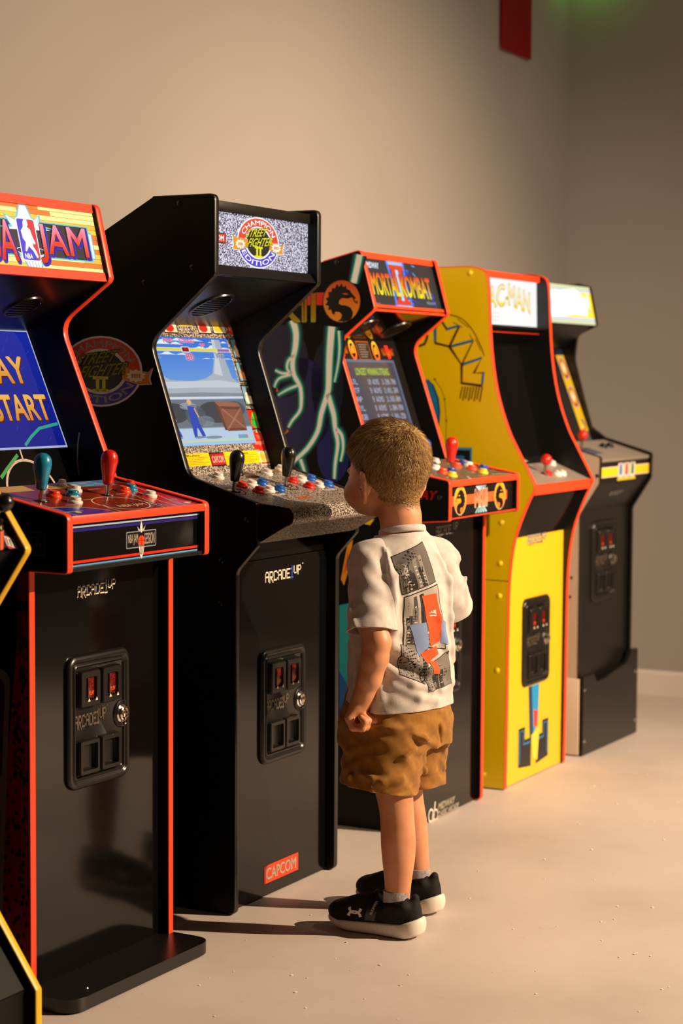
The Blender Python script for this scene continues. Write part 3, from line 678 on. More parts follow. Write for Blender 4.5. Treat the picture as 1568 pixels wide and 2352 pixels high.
# ------------------------------------------------------------------ fighting-game cabinet, all black with speckled deck
def champion(a, c, r, kx=1.0, L=3, dim=1.0, small=True):
    def cc(h): x = lin(h); return tuple(v*dim for v in x[:3])+(1,)
    a.ell(c, r*1.06*kx, r*1.06, cc('#f4f0f4'), L)
    a.ell(c, r*kx, r, cc('#e8401e'), L+1, a0=0, a1=180); a.ell(c, r*kx, r, cc('#4232d0'), L+1, a0=180, a1=360)
    a.ell(c, r*.68*kx, r*.68, cc('#f0f0f0'), L+2); a.ell(c, r*.60*kx, r*.60, cc('#0a0c08'), L+3)
    a.arc('CHAMPION', c, r*.735, r*.93, 158, 22, cc('#ffffff'), L+4, .012, kx)
    def fn(x, y):
        an = math.radians(206+(334-206)*x); q = r*(.94-.20*y); return (c[0]+kx*q*math.cos(an), c[1]+q*math.sin(an))
    a.text('EDITION', 0, 0, 1, 1, cc('#ffffff'), L+4, .012, fn=fn)
    for sx in (-1, 1):
        rib = [(.52, .10), (1.20, -.02 if sx > 0 else .12), (1.30, .12 if sx > 0 else .22), (1.22, -.20), (1.26, -.36), (.98, -.38), (.56, -.24)]
        a.poly([(c[0]+sx*kx*r*p[0]*1.03, c[1]+r*p[1]*1.06) for p in rib], cc('#f4f0f4'), L+5); a.poly([(c[0]+sx*kx*r*p[0], c[1]+r*p[1]) for p in rib], cc('#e89a20'), L+6)
        st = []
        for k in range(20):
            an = k*math.pi/10; rr = r*(.26 if k % 2 else .19); st.append((c[0]+sx*kx*r*.90+kx*rr*math.cos(an), c[1]-r*.13+rr*math.sin(an)*.8))
        a.poly(st, cc('#fff4d8'), L+7)
        for k in range(4): a.rect(c[0]+sx*kx*r*.90+kx*r*(-.11+k*.06), c[1]-r*.19, c[0]+sx*kx*r*.90+kx*r*(-.07+k*.06), c[1]-r*.07, cc('#c8741c'), L+8)
    y = cc('#e8e020')
    for s, u0, u1, v0, v1 in (('STREET', -.58, .40, .22, .56), ('FIGHTER', -.50, .68, -.16, .20)):
        def fn2(x, t, u0=u0, u1=u1, v0=v0, v1=v1): return (c[0]+kx*r*(u0+(u1-u0)*x+.16*(t-.5)), c[1]+r*(v0+(v1-v0)*t+.14*(x-.4)))
        a.text(s, 0, 0, 1, 1, cc('#0a0c08'), L+8, .06, fn=fn2); a.text(s, 0, 0, 1, 1, y, L+9 if s == 'FIGHTER' else L+10, .012, fn=fn2)
    for v in (-.24, -.62): a.rect(c[0]-.20*kx*r, c[1]+r*v, c[0]+.20*kx*r, c[1]+r*(v+.09), y, L+9)
    for u in (-.12, .04): a.rect(c[0]+u*kx*r, c[1]-.60*r, c[0]+(u+.09)*kx*r, c[1]-.18*r, y, L+9)
def build_fighter():
    cab = cabinet('sf', 3.767, 2.191, -1.38, 'all-black arcade cabinet with grey speckled control deck, directly in front of the boy')
    poly = rnd_poly([(0, .004, .014), (0, .792, .03), (-.055, .852, .006), (-.055, .948, .006), (.128, 1.004, .04), (.232, 1.312, .045), (.056, 1.462, .012), (.056, 1.641, .014), (.221, 1.641, .006), (.475, 1.505), (.475, .004)])
    i1 = len(poly)-4
    sp = sides(cab, poly, M_side, M_rubber, i1)
    obj('back_panel', box_mesh('back_panel', T, W-T, .455, .467, .01, 1.50), M_inner, cab)
    board(cab, 'top_panel', (.075, 1.618), (.221, 1.618), .01, M_black); board(cab, 'rear_slope_panel', (.224, 1.616), (.465, 1.487), .01, M_black)
    fp = board(cab, 'front_panel', (.022, .004), (.022, .806), .012, M_gloss)
    board(cab, 'front_ledge', (.022, .808), (.030, .860), .008, M_gloss)
    a = canvas(cab, 'maker_logo', (.022, 0), (.022, 1), fp)
    u0, v0 = a.px(608, 1338); u1, v1 = a.px(694, 1300); logo(a, u0, v0-.001, u1, v0+.029, '#f0e2cc', '#16130f', '#3a56b4')
    c0 = a.px(605, 2032); c1 = a.px(684, 1957); a.rect(c0[0], c0[1], c1[0], c1[1], '#e23a18', 1)
    a.text('CAPCOM', c0[0]+.012, c0[1]+.008, c1[0]-.012, c1[1]-.008, '#7a1808', 2, .05); a.text('CAPCOM', c0[0]+.012, c0[1]+.008, c1[0]-.012, c1[1]-.008, '#f8e6c8', 3, .02)
    a.build(A_gloss); coin_door(cab, W/2+.005, .456, .022)
    # speckled deck with its rolled nose
    DA, DB = (-.055, .948), (.128, 1.004)
    nose = [DB, (-.060, .9465)]+[(-.118+.0*k, .930) for k in range(0)]
    cx, cz, rr = -.122, .9205, .0215
    top_t = [(cx+rr*math.cos(t), cz+rr*math.sin(t)) for t in [math.radians(106+k*12) for k in range(14)]]
    deckp = [Vector((.132, 1.0052)), Vector((-.05, .9495))]+[Vector(p) for p in top_t]+[Vector((-.050, .857)), Vector((-.02, .857)), Vector((-.02, .935)), Vector((.132, .990))]
    deck = obj('control_deck', prism_mesh('control_deck', deckp[::-1], T+.001, W-T-.001), M_granite, cab)
    for x in (T+.0005, W-T-.0105+.0095):
        capp = [Vector((-.0555, .9465))]+[Vector((cx+(rr-.0015)*math.cos(t), cz+(rr-.0015)*math.sin(t))) for t in [math.radians(106+k*12) for k in range(14)]]+[Vector((-.0555, .8605))]
        x0 = x if x < .1 else W-T-.0009
        obj('deck_end_cap', prism_mesh('deck_end_cap', capp, x0-.0012, x0+.0018), M_satin, cab)
    a = canvas(cab, 'deck_print', DA, DB, deck)
    for jx in (.035, .275):
        a.ell((jx, .083), .036, .026, '#2a241e', 1, inner=.9); a.rect(jx+.075, .047, jx+.175, .050, '#2a221c', 1); a.rect(jx+.10, .033, jx+.155, .043, '#d8ccba', 1); a.pix('PLAYER', jx+.108, .035, jx+.148, .041, '#3a322a', 2)
    a.rect(.205, .004, .255, .016, '#d8581e', 1); a.pix('KICK', .212, .0065, .248, .0135, '#5a1c08', 2)
    a.text('STREET FIGHTER', .30, .172, .40, .186, '#c8a01c', 1, .03); a.ell((.235, .158), .028, .010, '#2a221a', 1); a.build(A_gloss)
    joystick(cab, DA, DB, .037, .027, 'black'); joystick(cab, DA, DB, .277, .030, 'black')
    for x, y, c in ((.098, .108, 'white'), (.318, .106, 'white'), (.412, .122, 'white'), (.205, .120, 'black')): button(cab, DA, DB, x, y, c, .0155)
    for o in (0, .236):
        for i, c in enumerate(('red', 'white', 'blue')):
            button(cab, DA, DB, .101+o+i*.049, .046+i*.002, c, .0155); button(cab, DA, DB, .112+o+i*.047, .006, c, .0155)
    # bezel, cards, screen
    BA, BB = inward((.128, 1.004), (.232, 1.312), .055); d = (BB-BA).normalized(); BA = BA-d*.03; BB = BB+d*.065
    bez = board(cab, 'bezel', BA, BB, .010, M_granite)
    a = canvas(cab, 'screen_picture', BA, BB, None, off=.0022)
    u1, vt = a.px(524.5, 779); ub, vb = a.px(579.7, 1018); u1 = (u1+ub)/2; us = W-u1
    A2, B2 = BA+d*vb, BA+d*vt; o2 = inward(A2, B2, -.0015); scr = board(cab, 'screen', o2[0], o2[1], .003, M_glass, us, u1); a.parent = scr
    H = vt-vb; Wd = u1-us
    def q(x, y): return (us+Wd*x, vb+H*y)
    def R(x0, y0, x1, y1, c, L): p0, p1 = q(x0, y0), q(x1, y1); a.rect(p0[0], p0[1], p1[0], p1[1], c, L)
    R(0, 0, 1, 1, vgrad([(vb+H*.5, '#8cc0ee'), (vb+H*.75, '#3f8ee6'), (vt, '#2d72d8')]), 0)
    for x0, y0, x1, h in ((0, .93, .45, .05), (.2, .965, .75, .03), (.55, .90, 1, .035), (.0, .835, .5, .03), (.62, .80, 1, .02), (.75, .955, 1, .03)):
        pts = [q(x0+(x1-x0)*t, y0+h*(.5+.5*math.sin(t*17+x0*9))*math.sin(math.pi*t)) for t in [k/12 for k in range(13)]]; a.poly([q(x0, y0)]+pts+[q(x1, y0)], '#e4eefa', 1)
    R(0, 0, 1, .42, '#6a747e', 1); R(0, 0, 1, .16, '#b8cfe6', 2); R(0, .035, 1, .047, '#c8dc98', 3); R(0, .0, 1, .03, '#a8c8ea', 3)
    fus = [(-.0, .44), (0, .63), (.10, .645), (.18, .60), (.45, .59), (.60, .615), (.70, .66), (.78, .82), (.80, .985), (.90, .985), (.905, .80), (.93, .62), (.985, .58), (1, .57), (1, .44), (.6, .46)]
    a.poly([q(*p) for p in fus], '#a9b3be', 4)
    a.poly([q(*p) for p in [(0, .58), (.3, .585), (.75, .60), (1, .57), (1, .53), (.5, .53), (0, .52)]], '#c6ced6', 5); a.poly([q(*p) for p in [(0, .44), (1, .44), (1, .475), (.5, .485), (0, .475)]], '#848e98', 5)
    a.poly([q(*p) for p in [(.80, .985), (.835, .985), (.82, .64), (.72, .66), (.79, .82)]], '#c9d1da', 5)
    R(0, .425, 1, .445, '#d4dbe2', 6)
    for x, y, rx, ry, c in ((.12, .30, .16, .09, '#3c444c'), (.62, .30, .22, .10, '#3a4148'), (.36, .27, .12, .10, '#565f68'), (.30, .36, .10, .035, '#8e98a2'), (.86, .33, .12, .07, '#4a535c'), (.46, .22, .1, .05, '#7a848e')):
        a.ell(q(x, y), Wd*rx, H*ry, c, 6)
    R(0, .155, 1, .165, '#8a9aaa', 7)
    a.text('CAP', *q(.80, .845), *q(.905, .872), '#4a525c', 7, .02); a.text('512', *q(.80, .81), *q(.895, .838), '#4a525c', 7, .02)
    # crate
    a.poly([q(*p) for p in [(.62, .40), (.90, .385), (.90, .13), (.66, .13)]], '#6a3a2c', 8); a.poly([q(*p) for p in [(.62, .40), (.66, .355), (.93, .345), (.90, .385)]], '#9a6450', 9)
    a.poly([q(*p) for p in [(.66, .35), (.93, .34), (.93, .12), (.69, .12)]], '#8a5440', 9)
    for p, r_ in (((.675, .34), (.92, .33)), ((.70, .135), (.925, .135))): a.stroke([q(*p), q(*r_)], .006, '#6a3c2c', 10)
    a.stroke([q(.69, .33), (q(.92, .14))], .005, '#a8705a', 10); a.stroke([q(.92, .33), q(.70, .14)], .005, '#a8705a', 10)
    # onlookers in blue work clothes
    for x, s in ((.05, 1.0), (.32, 1.16)):
        a.poly([q(x-.035, .33*s-.02), q(x+.045, .32*s-.02), q(x+.055, .20), q(x+.09, .085), q(x+.05, .08), q(x+.015, .17), q(x-.01, .08), q(x-.045, .08)], '#2446b4', 10)
        a.ell(q(x+.0, .36*s-.02), Wd*.026, H*.026, '#e0b088', 11); a.stroke([q(x+.04, .31*s-.02), q(x+.065, .22*s)], .005, '#e0b088', 11)
        a.ell(q(x+.02, .075), Wd*.07, H*.012, '#7c90a4', 9)
    a.ell(q(.50, .07), Wd*.10, H*.014, '#7c90a4', 9)
    # status bars and lettering
    R(0, .865, 1, .90, '#d8dce8', 10); R(0, .87, .12, .895, '#a060b0', 11); R(.12, .87, .84, .895, '#e0dc4a', 11); R(.84, .87, .985, .895, '#a060b0', 11)
    R(.405, .855, .50, .91, '#e8e8e8', 12); R(.413, .862, .492, .903, '#c01c14', 13); a.text('K.O', *q(.422, .868), *q(.484, .897), '#40100c', 14, .03)
    for s, x0, y0, x1, y1, c in (('P00', .22, .945, .33, .982, '#d83c78'), ('50000', .40, .945, .58, .982, '#d83c78'), ('80', .435, .785, .525, .845, '#d84a64'), ('Guile', .02, .80, .14, .838, '#1c44b0'), ('Vega', .80, .80, .90, .838, '#1c44b0'), ('2P', .64, .91, .70, .945, '#e03c5c')):
        a.text(s, *q(x0, y0), *q(x1, y1), '#f4e4e4', 14, .04); a.text(s, *q(x0, y0), *q(x1, y1), c, 15, .015)
    R(.02, .05, .10, .085, '#88b4cc', 8); R(.80, .05, .92, .085, '#6fa4c4', 8); R(.90, .055, .915, .08, '#e07a28', 9)
    a.build(A_scr)
    a = canvas(cab, 'bezel_print', BA, BB, bez)
    def card(p, w, h, bg, blobs, L=1):
        u, v = a.px(*p); a.rect(u-w/2-.003, v-h/2-.003, u+w/2+.003, v+h/2+.003, '#0c0a08', L); a.rect(u-w/2, v-h/2, u+w/2, v+h/2, bg, L+1)
        for x, y, rx, ry, c in blobs: a.ell((u+x*w, v+y*h), rx*w, ry*h, c, L+2, 12)
    ab = lambda c1, c2: [(-.08, -.22, .36, .26, c1), (.05, .18, .22, .24, c2), (-.2, .05, .12, .12, c1)]
    uR = a.px(596, 914)[0]
    for p, bg, c1, c2 in (((545, 801), '#5a8aa0', '#e0c8b0', '#8a2418'), ((558, 854), '#70a0b8', '#d89a70', '#5a3020'), ((571, 908), '#7898b0', '#e8d8c0', '#3a3430'), ((584, 963), '#c02818', '#3c9c3c', '#7ac030')):
        card(p, .050, .048, bg, ab(c1, c2))
    for p, bg, c1, c2 in (((388, 745), '#e8dcc8', '#c0281c', '#3c9c5c'), ((466, 747), '#e8dcc8', '#b83020', '#4a86b0'), ((500, 748), '#e8dcc8', '#e0b838', '#4ca050')):
        card(p, .055, .040, bg, ab(c1, c2))
    def note(p0, p1, c, rows, ti):
        u0, v0 = a.px(*p0); u1_, v1 = a.px(*p1); a.rect(u0, v0, u1_, v1, c, 1); h = v1-v0; w = u1_-u0
        if ti: a.text(ti, u0+w*.3, v1-h*.24, u0+w*.7, v1-h*.10, '#2a2008', 2, .02)
        for k in range(rows): a.rect(u0+w*.06, v1-h*(.36+k*.13), u0+w*(.94-.1*((k*7) % 3)), v1-h*(.32+k*.13), '#9a8414', 2)
    note((412, 1074), (478, 1040), '#eccb14', 5, 'Rules'); note((520, 1068), (590, 1034), '#eccb14', 5, 'Moves')
    u, v = a.px(500, 1055); a.rect(u-.033, v-.017, u+.033, v+.017, '#141010', 1); a.rect(u-.030, v-.014, u+.030, v+.014, '#b81c14', 2); a.text('CAPCOM', u-.026, v-.008, u+.026, v+.008, '#f4ece4', 3, .03)
    u, v = a.px(421, 728); a.rect(u-.028, v-.024, u+.028, v+.024, '#e0b81c', 3); a.text('New', u-.018, v+.002, u+.012, v+.018, '#2a2008', 4, .03); a.text('FEATURES!', u-.023, v-.017, u+.023, v-.001, '#2a2008', 4, .01)
    u, v = a.px(531, 748); a.poly([(u-.035, v+.03), (u+.028, v+.024), (u+.036, v-.034), (u-.022, v-.022)], '#c8241c', 3); a.text('PLAY AS', u-.027, v+.004, u+.022, v+.018, '#f4d8c8', 4, .02); a.text('A BOSS!', u-.02, v-.016, u+.026, v, '#f4d8c8', 4, .02)
    u, v = a.px(428, 754); logo(a, u-.034, v-.014, u+.034, v+.010, '#e4d8c8', '#1c1814', '#4a66c0')
    u, v = a.px(598, 1019); a.poly([(u-.034, v+.032), (u+.030, v+.026), (u+.030, v-.020), (u-.034, v-.014)], '#d0281c', 3); a.text('THE', u-.012, v+.012, u+.010, v+.022, '#f0b0a0', 4, .02); a.text('Championship', u-.028, v-.006, u+.026, v+.010, '#f0b0a0', 4)
    a.rect(u-.026, v-.056, u+.036, v-.020, '#e8d4b8', 3); a.ell((u-.010, v-.034), .011, .013, '#d8b01c', 4); a.ell((u+.020, v-.034), .011, .013, '#d8b01c', 4); a.rect(u-.022, v-.053, u+.032, v-.048, '#c8481c', 4)
    a.build(A_gloss)
    # underside and marquee
    UA, UB = BB, Vector((.070, 1.468))
    board(cab, 'speaker_panel', UA, UB, .008, M_satin); speaker(cab, UA, UB, W/2-.02, .42, .055)
    MA, MB = (.083, 1.470), (.083, 1.628)
    mq = board(cab, 'marquee', MA, MB, .008, M_granlit)
    for z0, z1 in ((1.462, 1.4865), (1.609, 1.632)): obj('marquee_frame', box_mesh('marquee_frame', T+.0005, W-T-.0005, .074, .086, z0, z1, bev=.001), M_rubber, cab)
    obj('marquee_lip', prism_mesh('marquee_lip', [Vector((.058, 1.4635)), Vector((.0735, 1.4865)), Vector((.0735, 1.4635))], T+.0005, W-T-.0005), M_satin, cab)
    a = canvas(cab, 'marquee_print', MA, MB, mq, off=.001)
    c = a.px(592, 558); r = abs(a.px(592, 500)[1]-a.px(592, 616)[1])/2; ru = abs(a.px(640, 560)[0]-a.px(545, 560)[0])/2; a.clip = (T+.001, .002, W-T-.001, .156); champion(a, c, r*.96, ru/r)
    p0 = a.px(518, 560); p1 = a.px(518, 536); a.rect(p0[0]-.10, p0[1], p0[0], p1[1], '#141010', 1); a.rect(p0[0]-.098, p0[1]+.002, p0[0]-.002, p1[1]-.002, '#e0301c', 2); a.text('CAPCOM', p0[0]-.092, p0[1]+.006, p0[0]-.010, p1[1]-.006, '#fff4ec', 3, .03)
    a.build(A_lit)
    a = side_canvas(cab, 'side_print', sp[0]); c = a.px(232, 853); champion(a, c, .078, 1.42, dim=.95); a.build(A_print)
    for p in ((441, 614), (330, 649), (566, 1195), (508, 1289), (506, 1387), (411, 467)):
        y = -a.px(*p)[0]; z = a.px(*p)[1]; bolt(cab, y, z, M_satin)
    return cab
build_fighter()
# ------------------------------------------------------------------ second fighting-game cabinet (red edges, lightning on the side)
def build_lightning():
    cab = cabinet('mk', 4.679, 2.172, -.39, 'arcade cabinet with red edges and blue-green lightning side art, right behind the boy')
    poly = rnd_poly([(0, .004, .014), (0, .846, .003), (-.104, .854, .006), (-.104, .960, .012), (.122, 1.000, .003), (.233, 1.326, .05), (.120, 1.416, .014), (.164, 1.574, .012), (.276, 1.546), (.475, 1.49), (.475, .004)])
    i1 = [i for i, p in enumerate(poly) if abs(p.x-.276) < 1e-6][0]
    sp = sides(cab, poly, M_side, M_red, i1)
    obj('back_panel', box_mesh('back_panel', T, W-T, .455, .467, .01, 1.48), M_inner, cab); board(cab, 'top_panel', (.18, 1.560), (.47, 1.482), .01, M_black)
    fp = board(cab, 'front_panel', (.016, .004), (.016, .846), .012, M_gloss)
    a = canvas(cab, 'maker_logo', (.016, 0), (.016, 1), fp)
    u1, v1 = a.px(1053, 1196); u0 = a.px(1000, 1212)[0]; logo(a, u0, v1-.034, u1, v1-.002, '#9a9088', '#0c0a08', '#3a3c60')
    c0 = a.px(985, 1888); c1 = a.px(1052, 1840); x0 = a.px(1006, 1876)[0]
    a.text('MIDWAY', x0, c0[1]+.022, x0+(c1[0]-x0)*.8, c0[1]+.040, '#e8dcc8', 2, .03, .3); a.text('CLASSIC ARCADE', x0-.006, c0[1]+.002, c1[0], c0[1]+.017, '#e8dcc8', 2, .03, .3)
    xm = (c0[0]+x0)/2-.004; zm = c0[1]+.016; a.ell((xm-.016, zm), .017, .020, '#e8dcc8', 2, inner=.72); a.ell((xm+.016, zm-.004), .015, .017, '#e8dcc8', 2, inner=.72)
    a.stroke([(xm-.001, zm+.012), (xm-.008, zm-.02), (xm-.02, zm-.036)], .006, '#e8dcc8', 2); a.stroke([(xm+.012, zm+.034), (xm+.002, zm-.018)], .006, '#e8dcc8', 2); a.build(A_print)
    coin_door(cab, W/2, .480, .016)
    DA, DB = (-.102, .957), (.122, .996)
    deck = board(cab, 'control_deck', DA, DB, .012, M_deckgrey); board(cab, 'deck_floor', (-.10, .862), (.12, .862), .008, M_inner)
    obj('deck_edge', box_mesh('deck_edge', T, W-T, -.1045, -.1015, .943, .960, bev=.001), M_red, cab)
    ap = board(cab, 'deck_apron', (-.090, .859), (-.090, .944), .010, M_satin)
    obj('apron_edge', box_mesh('apron_edge', T, W-T, -.1005, -.0905, .8565, .8595), M_red, cab)
    a = canvas(cab, 'deck_print', DA, DB, deck)
    a.poly([(T, .001), (W-T, .001), (W-T, .22), (T, .22)], '#5a524b', 0)
    ro = random.Random(4)
    for k in range(34):
        x, y = ro.uniform(.03, .44), ro.uniform(.02, .2); w = ro.uniform(.02, .06); a.poly([(x, y), (x+w*.6, y+.008), (x+w*.9, y+.02), (x+w*.3, y+.014)], ro.choice(['#a84a24', '#7a7268', '#2c2824', '#98887a', '#c88a50']), 1)
    a.stroke([(.16, .004), (.19, .03)], .006, '#d0c4b0', 2); a.stroke([(.36, .03), (.47, .016)], .006, '#b8aca0', 2); a.stroke([(.26, .03), (.34, .012)], .008, '#c86a30', 2); a.build(A_print)
    joystick(cab, DA, DB, .246, .005, 'red'); joystick(cab, DA, DB, .070, .005, 'deep_blue')
    for o in (-.165, 0):
        for x, y, c in ((.26, .062, 'deep_blue'), (.215, .030, 'white'), (.170, -.012, 'orange'), (.143, -.052, 'yellow')):
            if o + x < .03: continue
            button(cab, DA, DB, x+o-.01, y, c, .0155)
    for x, y, c in ((.352, .100, 'white'), (.352, .032, 'orange'), (.452, .057, 'deep_blue'), (.432, .030, 'white'), (.372, -.006, 'orange'), (.440, -.012, 'deep_blue'), (.345, -.052, 'yellow'), (.215, -.012, 'deep_blue'), (.30, .110, 'white')): button(cab, DA, DB, x, y, c, .0155)
    a = canvas(cab, 'apron_print', (-.090, 0), (-.090, 1), ap)
    a.rect(.05, .890, W-.06, .916, '#f05a28', 1)
    e0, e1 = a.px(1056, 1151)[0], a.px(1147, 1138)[0]
    emblem(a, (e0, .903), .038, 2, -1, '#e0661c', '#f0b020'); emblem(a, (e1, .903), .038, 2, 1, '#e0661c', '#f0b020')
    um = a.px(1104, 1146)[0]
    for k in range(-2, 3): a.poly([(um+k*.016-.006, .936), (um+k*.016+.005, .940), (um+k*.006, .92)], '#a8d8ec', 2); a.poly([(um+k*.018-.005, .862), (um+k*.018+.005, .864), (um+k*.006, .886)], '#a8d8ec', 2)
    a.text('MKII', um-.042, .880, um+.042, .926, '#fff0e0', 3, .05); a.text('MKII', um-.042, .880, um+.042, .926, vgrad([(.880, '#f0a81c'), (.926, '#e84a20')]), 4, .02)
    a.build(A_print)
    BA, BB = inward((.122, 1.0), (.233, 1.326), .048); d = (BB-BA).normalized(); BA = BA-d*.03; BB = BB+d*.03
    bez = board(cab, 'bezel', BA, BB, .010, M_satin)
    a = canvas(cab, 'screen_picture', BA, BB, None, off=.0022)
    u1, vt = a.px(903, 828); ub, vb = a.px(944, 975); u1 = (u1+ub)/2; vb = BA.y*0+.055; us = W-u1
    o2 = inward(BA+d*vb, BA+d*vt, -.0015); scr = board(cab, 'screen', o2[0], o2[1], .003, M_glass, us, u1); a.parent = scr
    a.rect(us, vb, u1, vt, '#6c7a96', 0); a.rect(us+.006, vb+.006, u1-.010, vt-.008, '#4c4c5a', 1)
    a.poly([(u1-.075, vt-.01), (u1-.04, vt-.01), (u1-.02, vb+.02), (u1-.06, vb+.02)], '#554c48', 2)
    a.text('LONGEST WINNING STREAKS', us+.085, vt-.046, u1-.055, vt-.026, '#c8e040', 3, .02)
    rows = [('MJL', '10 WINS', '3,396,700'), ('DTF', '9 WINS', '2,861,300'), ('UAP', '9 WINS', '2,103,800'), ('TYL', '8 WINS', '1,304,950'), ('JOB', '8 WINS', '1,091,250'), ('BEL', '8 WINS', '886,100'), ('JAM', '7 WINS', '730,850'), ('BAI', '7 WINS', '695,500'), ('SFT', '7 WINS', '600,000'), ('TOD', '7 WINS', '500,000'), ('MIT', '7 WINS', '400,000'), ('ACE', '6 WINS', '300,000')]
    v = vt-.074
    for n_, w_, s_ in rows:
        if v < vb+.01: break
        a.pix(n_, us+.03, v, us+.078, v+.0155, '#c4d2ee', 3); a.pix(w_, us+.142, v, us+.212, v+.0155, '#c4d2ee', 3)
        a.pix(s_, u1-.118+(.02 if len(s_) < 9 else 0), v, u1-.030, v+.0155, '#c4d2ee', 3); v -= .0258
    a.build(A_dim)
    a = canvas(cab, 'bezel_print', BA, BB, bez)
    for p, fl in (((809, 804), 1), ((862, 807), -1)):
        c = a.px(*p); a.ell(c, .020, .030, vgrad([(c[1]-.03, '#d83c14'), (c[1]+.03, '#f0c030')]), 1, inner=.72); a.poly([(c[0]-.012, c[1]-.01), (c[0]+.012, c[1]-.008), (c[0]+.006, c[1]+.016), (c[0]-.008, c[1]+.008)], '#e8901c', 2)
    c = a.px(835, 806); a.rect(c[0]-.040, c[1]-.029, c[0]+.040, c[1]+.029, '#8a4a1c', 1); a.rect(c[0]-.036, c[1]-.025, c[0]+.036, c[1]+.025, '#241a16', 2)
    for k in range(6): a.rect(c[0]-.028, c[1]+.017-k*.0072, c[0]+.026-.006*(k % 3), c[1]+.0195-k*.0072, '#80766c', 3)
    for p in ((889, 809), (783, 803)):
        c = a.px(*p); a.text('MORTAL KOMBAT', c[0]-.038, c[1]-.010, c[0]+.038, c[1]+.010, vgrad([(c[1]-.01, '#e89020'), (c[1]+.01, '#d82818')]), 2, .04); a.poly([(c[0]-.012, c[1]+.02), (c[0]+.010, c[1]+.02), (c[0]+.014, c[1]-.018), (c[0]-.004, c[1]-.022)], '#d82818', 1)
    a.build(A_print)
    UA, UB = BB, Vector((.128, 1.418)); board(cab, 'speaker_panel', UA, UB, .008, M_gloss); speaker(cab, UA, UB, .135, .4, .045); speaker(cab, UA, UB, .345, .4, .045)
    MA, MB = inward((.120, 1.416), (.164, 1.574), .014); dm = (MB-MA).normalized(); mq = board(cab, 'marquee', MA+dm*.012, MB-dm*.010, .006, M_glass)
    a = canvas(cab, 'marquee_print', MA, MB, mq, off=.0008); a.clip = (T, .014, W-T, .150)
    a.rect(T, .014, W-T, .150, '#2a2c2e', 0)
    rb = random.Random(11)
    for k in range(26):
        x = rb.choice([rb.uniform(.19, .30), rb.uniform(.30, .45)]); y = rb.uniform(.02, .145); pts = [(x, y)]
        for j in range(3): pts.append((pts[-1][0]+rb.uniform(-.02, .03), pts[-1][1]+rb.uniform(-.016, .012)))
        a.stroke(pts, rb.uniform(.004, .009), rb.choice(['#1a4ad8', '#2c7cf0', '#5ab0ff', '#1430a0']), 1, w1=.001)
    um = a.px(917, 655)[0]
    for u in (-.052, .052): a.stroke([(um+u, .016), (um+u*.8, .08), (um+u, .148)], .014, '#3c80f4', 2)
    a.rect(um-.05, .138, um+.05, .149, '#9cd0ff', 2); a.rect(um-.05, .015, um+.05, .022, '#7cc0ff', 2)
    red = '#e83c1c'
    a.rect(um-.046, .124, um+.046, .138, red, 3); a.rect(um-.046, .022, um+.046, .036, red, 3)
    a.poly([(um-.030, .03), (um-.012, .03), (um-.012, .13), (um-.034, .13)], red, 3); a.poly([(um+.012, .03), (um+.030, .03), (um+.034, .13), (um+.012, .13)], red, 3)
    a.rect(um-.009, .034, um+.009, .124, '#bfe4ff', 3)
    for s, u0, u1_ in (('MORTAL', a.px(851, 645)[0], um-.008), ('KOMBAT', um+.004, a.px(989, 670)[0])):
        a.text(s, u0, .048, u1_, .108, '#101010', 5, .05); a.text(s, u0, .048, u1_, .108, vgrad([(.048, '#fff02c'), (.108, '#ec3c1c')]), 6, .03)
    a.text('MIDWAY', a.px(842, 612)[0], .122, a.px(869, 616)[0], .138, '#e8f0ff', 4, .03, .2); a.text('MIDWAY', .38, .030, .44, .038, '#9ab4e8', 4); a.rect(.04, .020, .075, .023, '#7a7c80', 4)
    a.build(A_lit)
    for t0, t1 in ((.147, .1645), (-.002, .0165)):
        p0, p1 = MA+dm*t0, MA+dm*t1; q = inward(p0, p1, -.006); board(cab, 'marquee_retainer', q[0], q[1], .006, M_red)
    # side artwork: lightning, round emblem, lettering
    a = side_canvas(cab, 'side_print', sp[0]); pp = rnd_poly([(0, .004, .014), (0, .846, .003), (-.104, .854, .006), (-.104, .960, .012), (.122, 1.000, .003), (.233, 1.326, .05), (.120, 1.416, .014), (.164, 1.574, .012), (.276, 1.546), (.475, 1.49), (.475, .004)])
    from_pts = lambda L: [a.px(*p) for p in L]
    for p, ru, rv, c in (((690, 930), .10, .13, '#0a1048'), ((752, 880), .05, .12, '#060824'), ((650, 830), .08, .10, '#070b30'), ((765, 1040), .05, .08, '#10165a')):
        a.ell(a.px(*p), ru, rv, c, 1)
    def bolt_line(L, w, w1=None, layer=2):
        P = smooth_path([Vector(a.px(*p)) for p in L], 3); P = [tuple(p) for p in P]; w1 = w if w1 is None else w1
        w *= .8; w1 *= .8; a.stroke(P, w+.030, '#06202e', layer, w1=w1+.020); a.stroke(P, w+.018, '#0d5a58', layer+1, w1=w1+.013); a.stroke(P, w+.007, '#3cb8a4', layer+2, w1=w1+.006); a.stroke(P, w, '#e8e4de', layer+3, w1=w1)
    bolt_line([(672, 735), (680, 765), (678, 800), (672, 830), (675, 860), (690, 890), (692, 925), (688, 945), (672, 965), (662, 982)], .022, .004)
    bolt_line([(676, 815), (662, 830), (660, 848), (670, 858)], .008, .006); bolt_line([(672, 856), (650, 858), (632, 850)], .010, .003); bolt_line([(668, 860), (640, 870), (630, 890)], .008, .003); bolt_line([(684, 885), (660, 895), (638, 908)], .007, .002)
    bolt_line([(762, 750), (758, 800), (756, 840), (755, 880), (752, 905), (738, 950), (730, 990), (706, 1030), (672, 1062)], .024, .010)
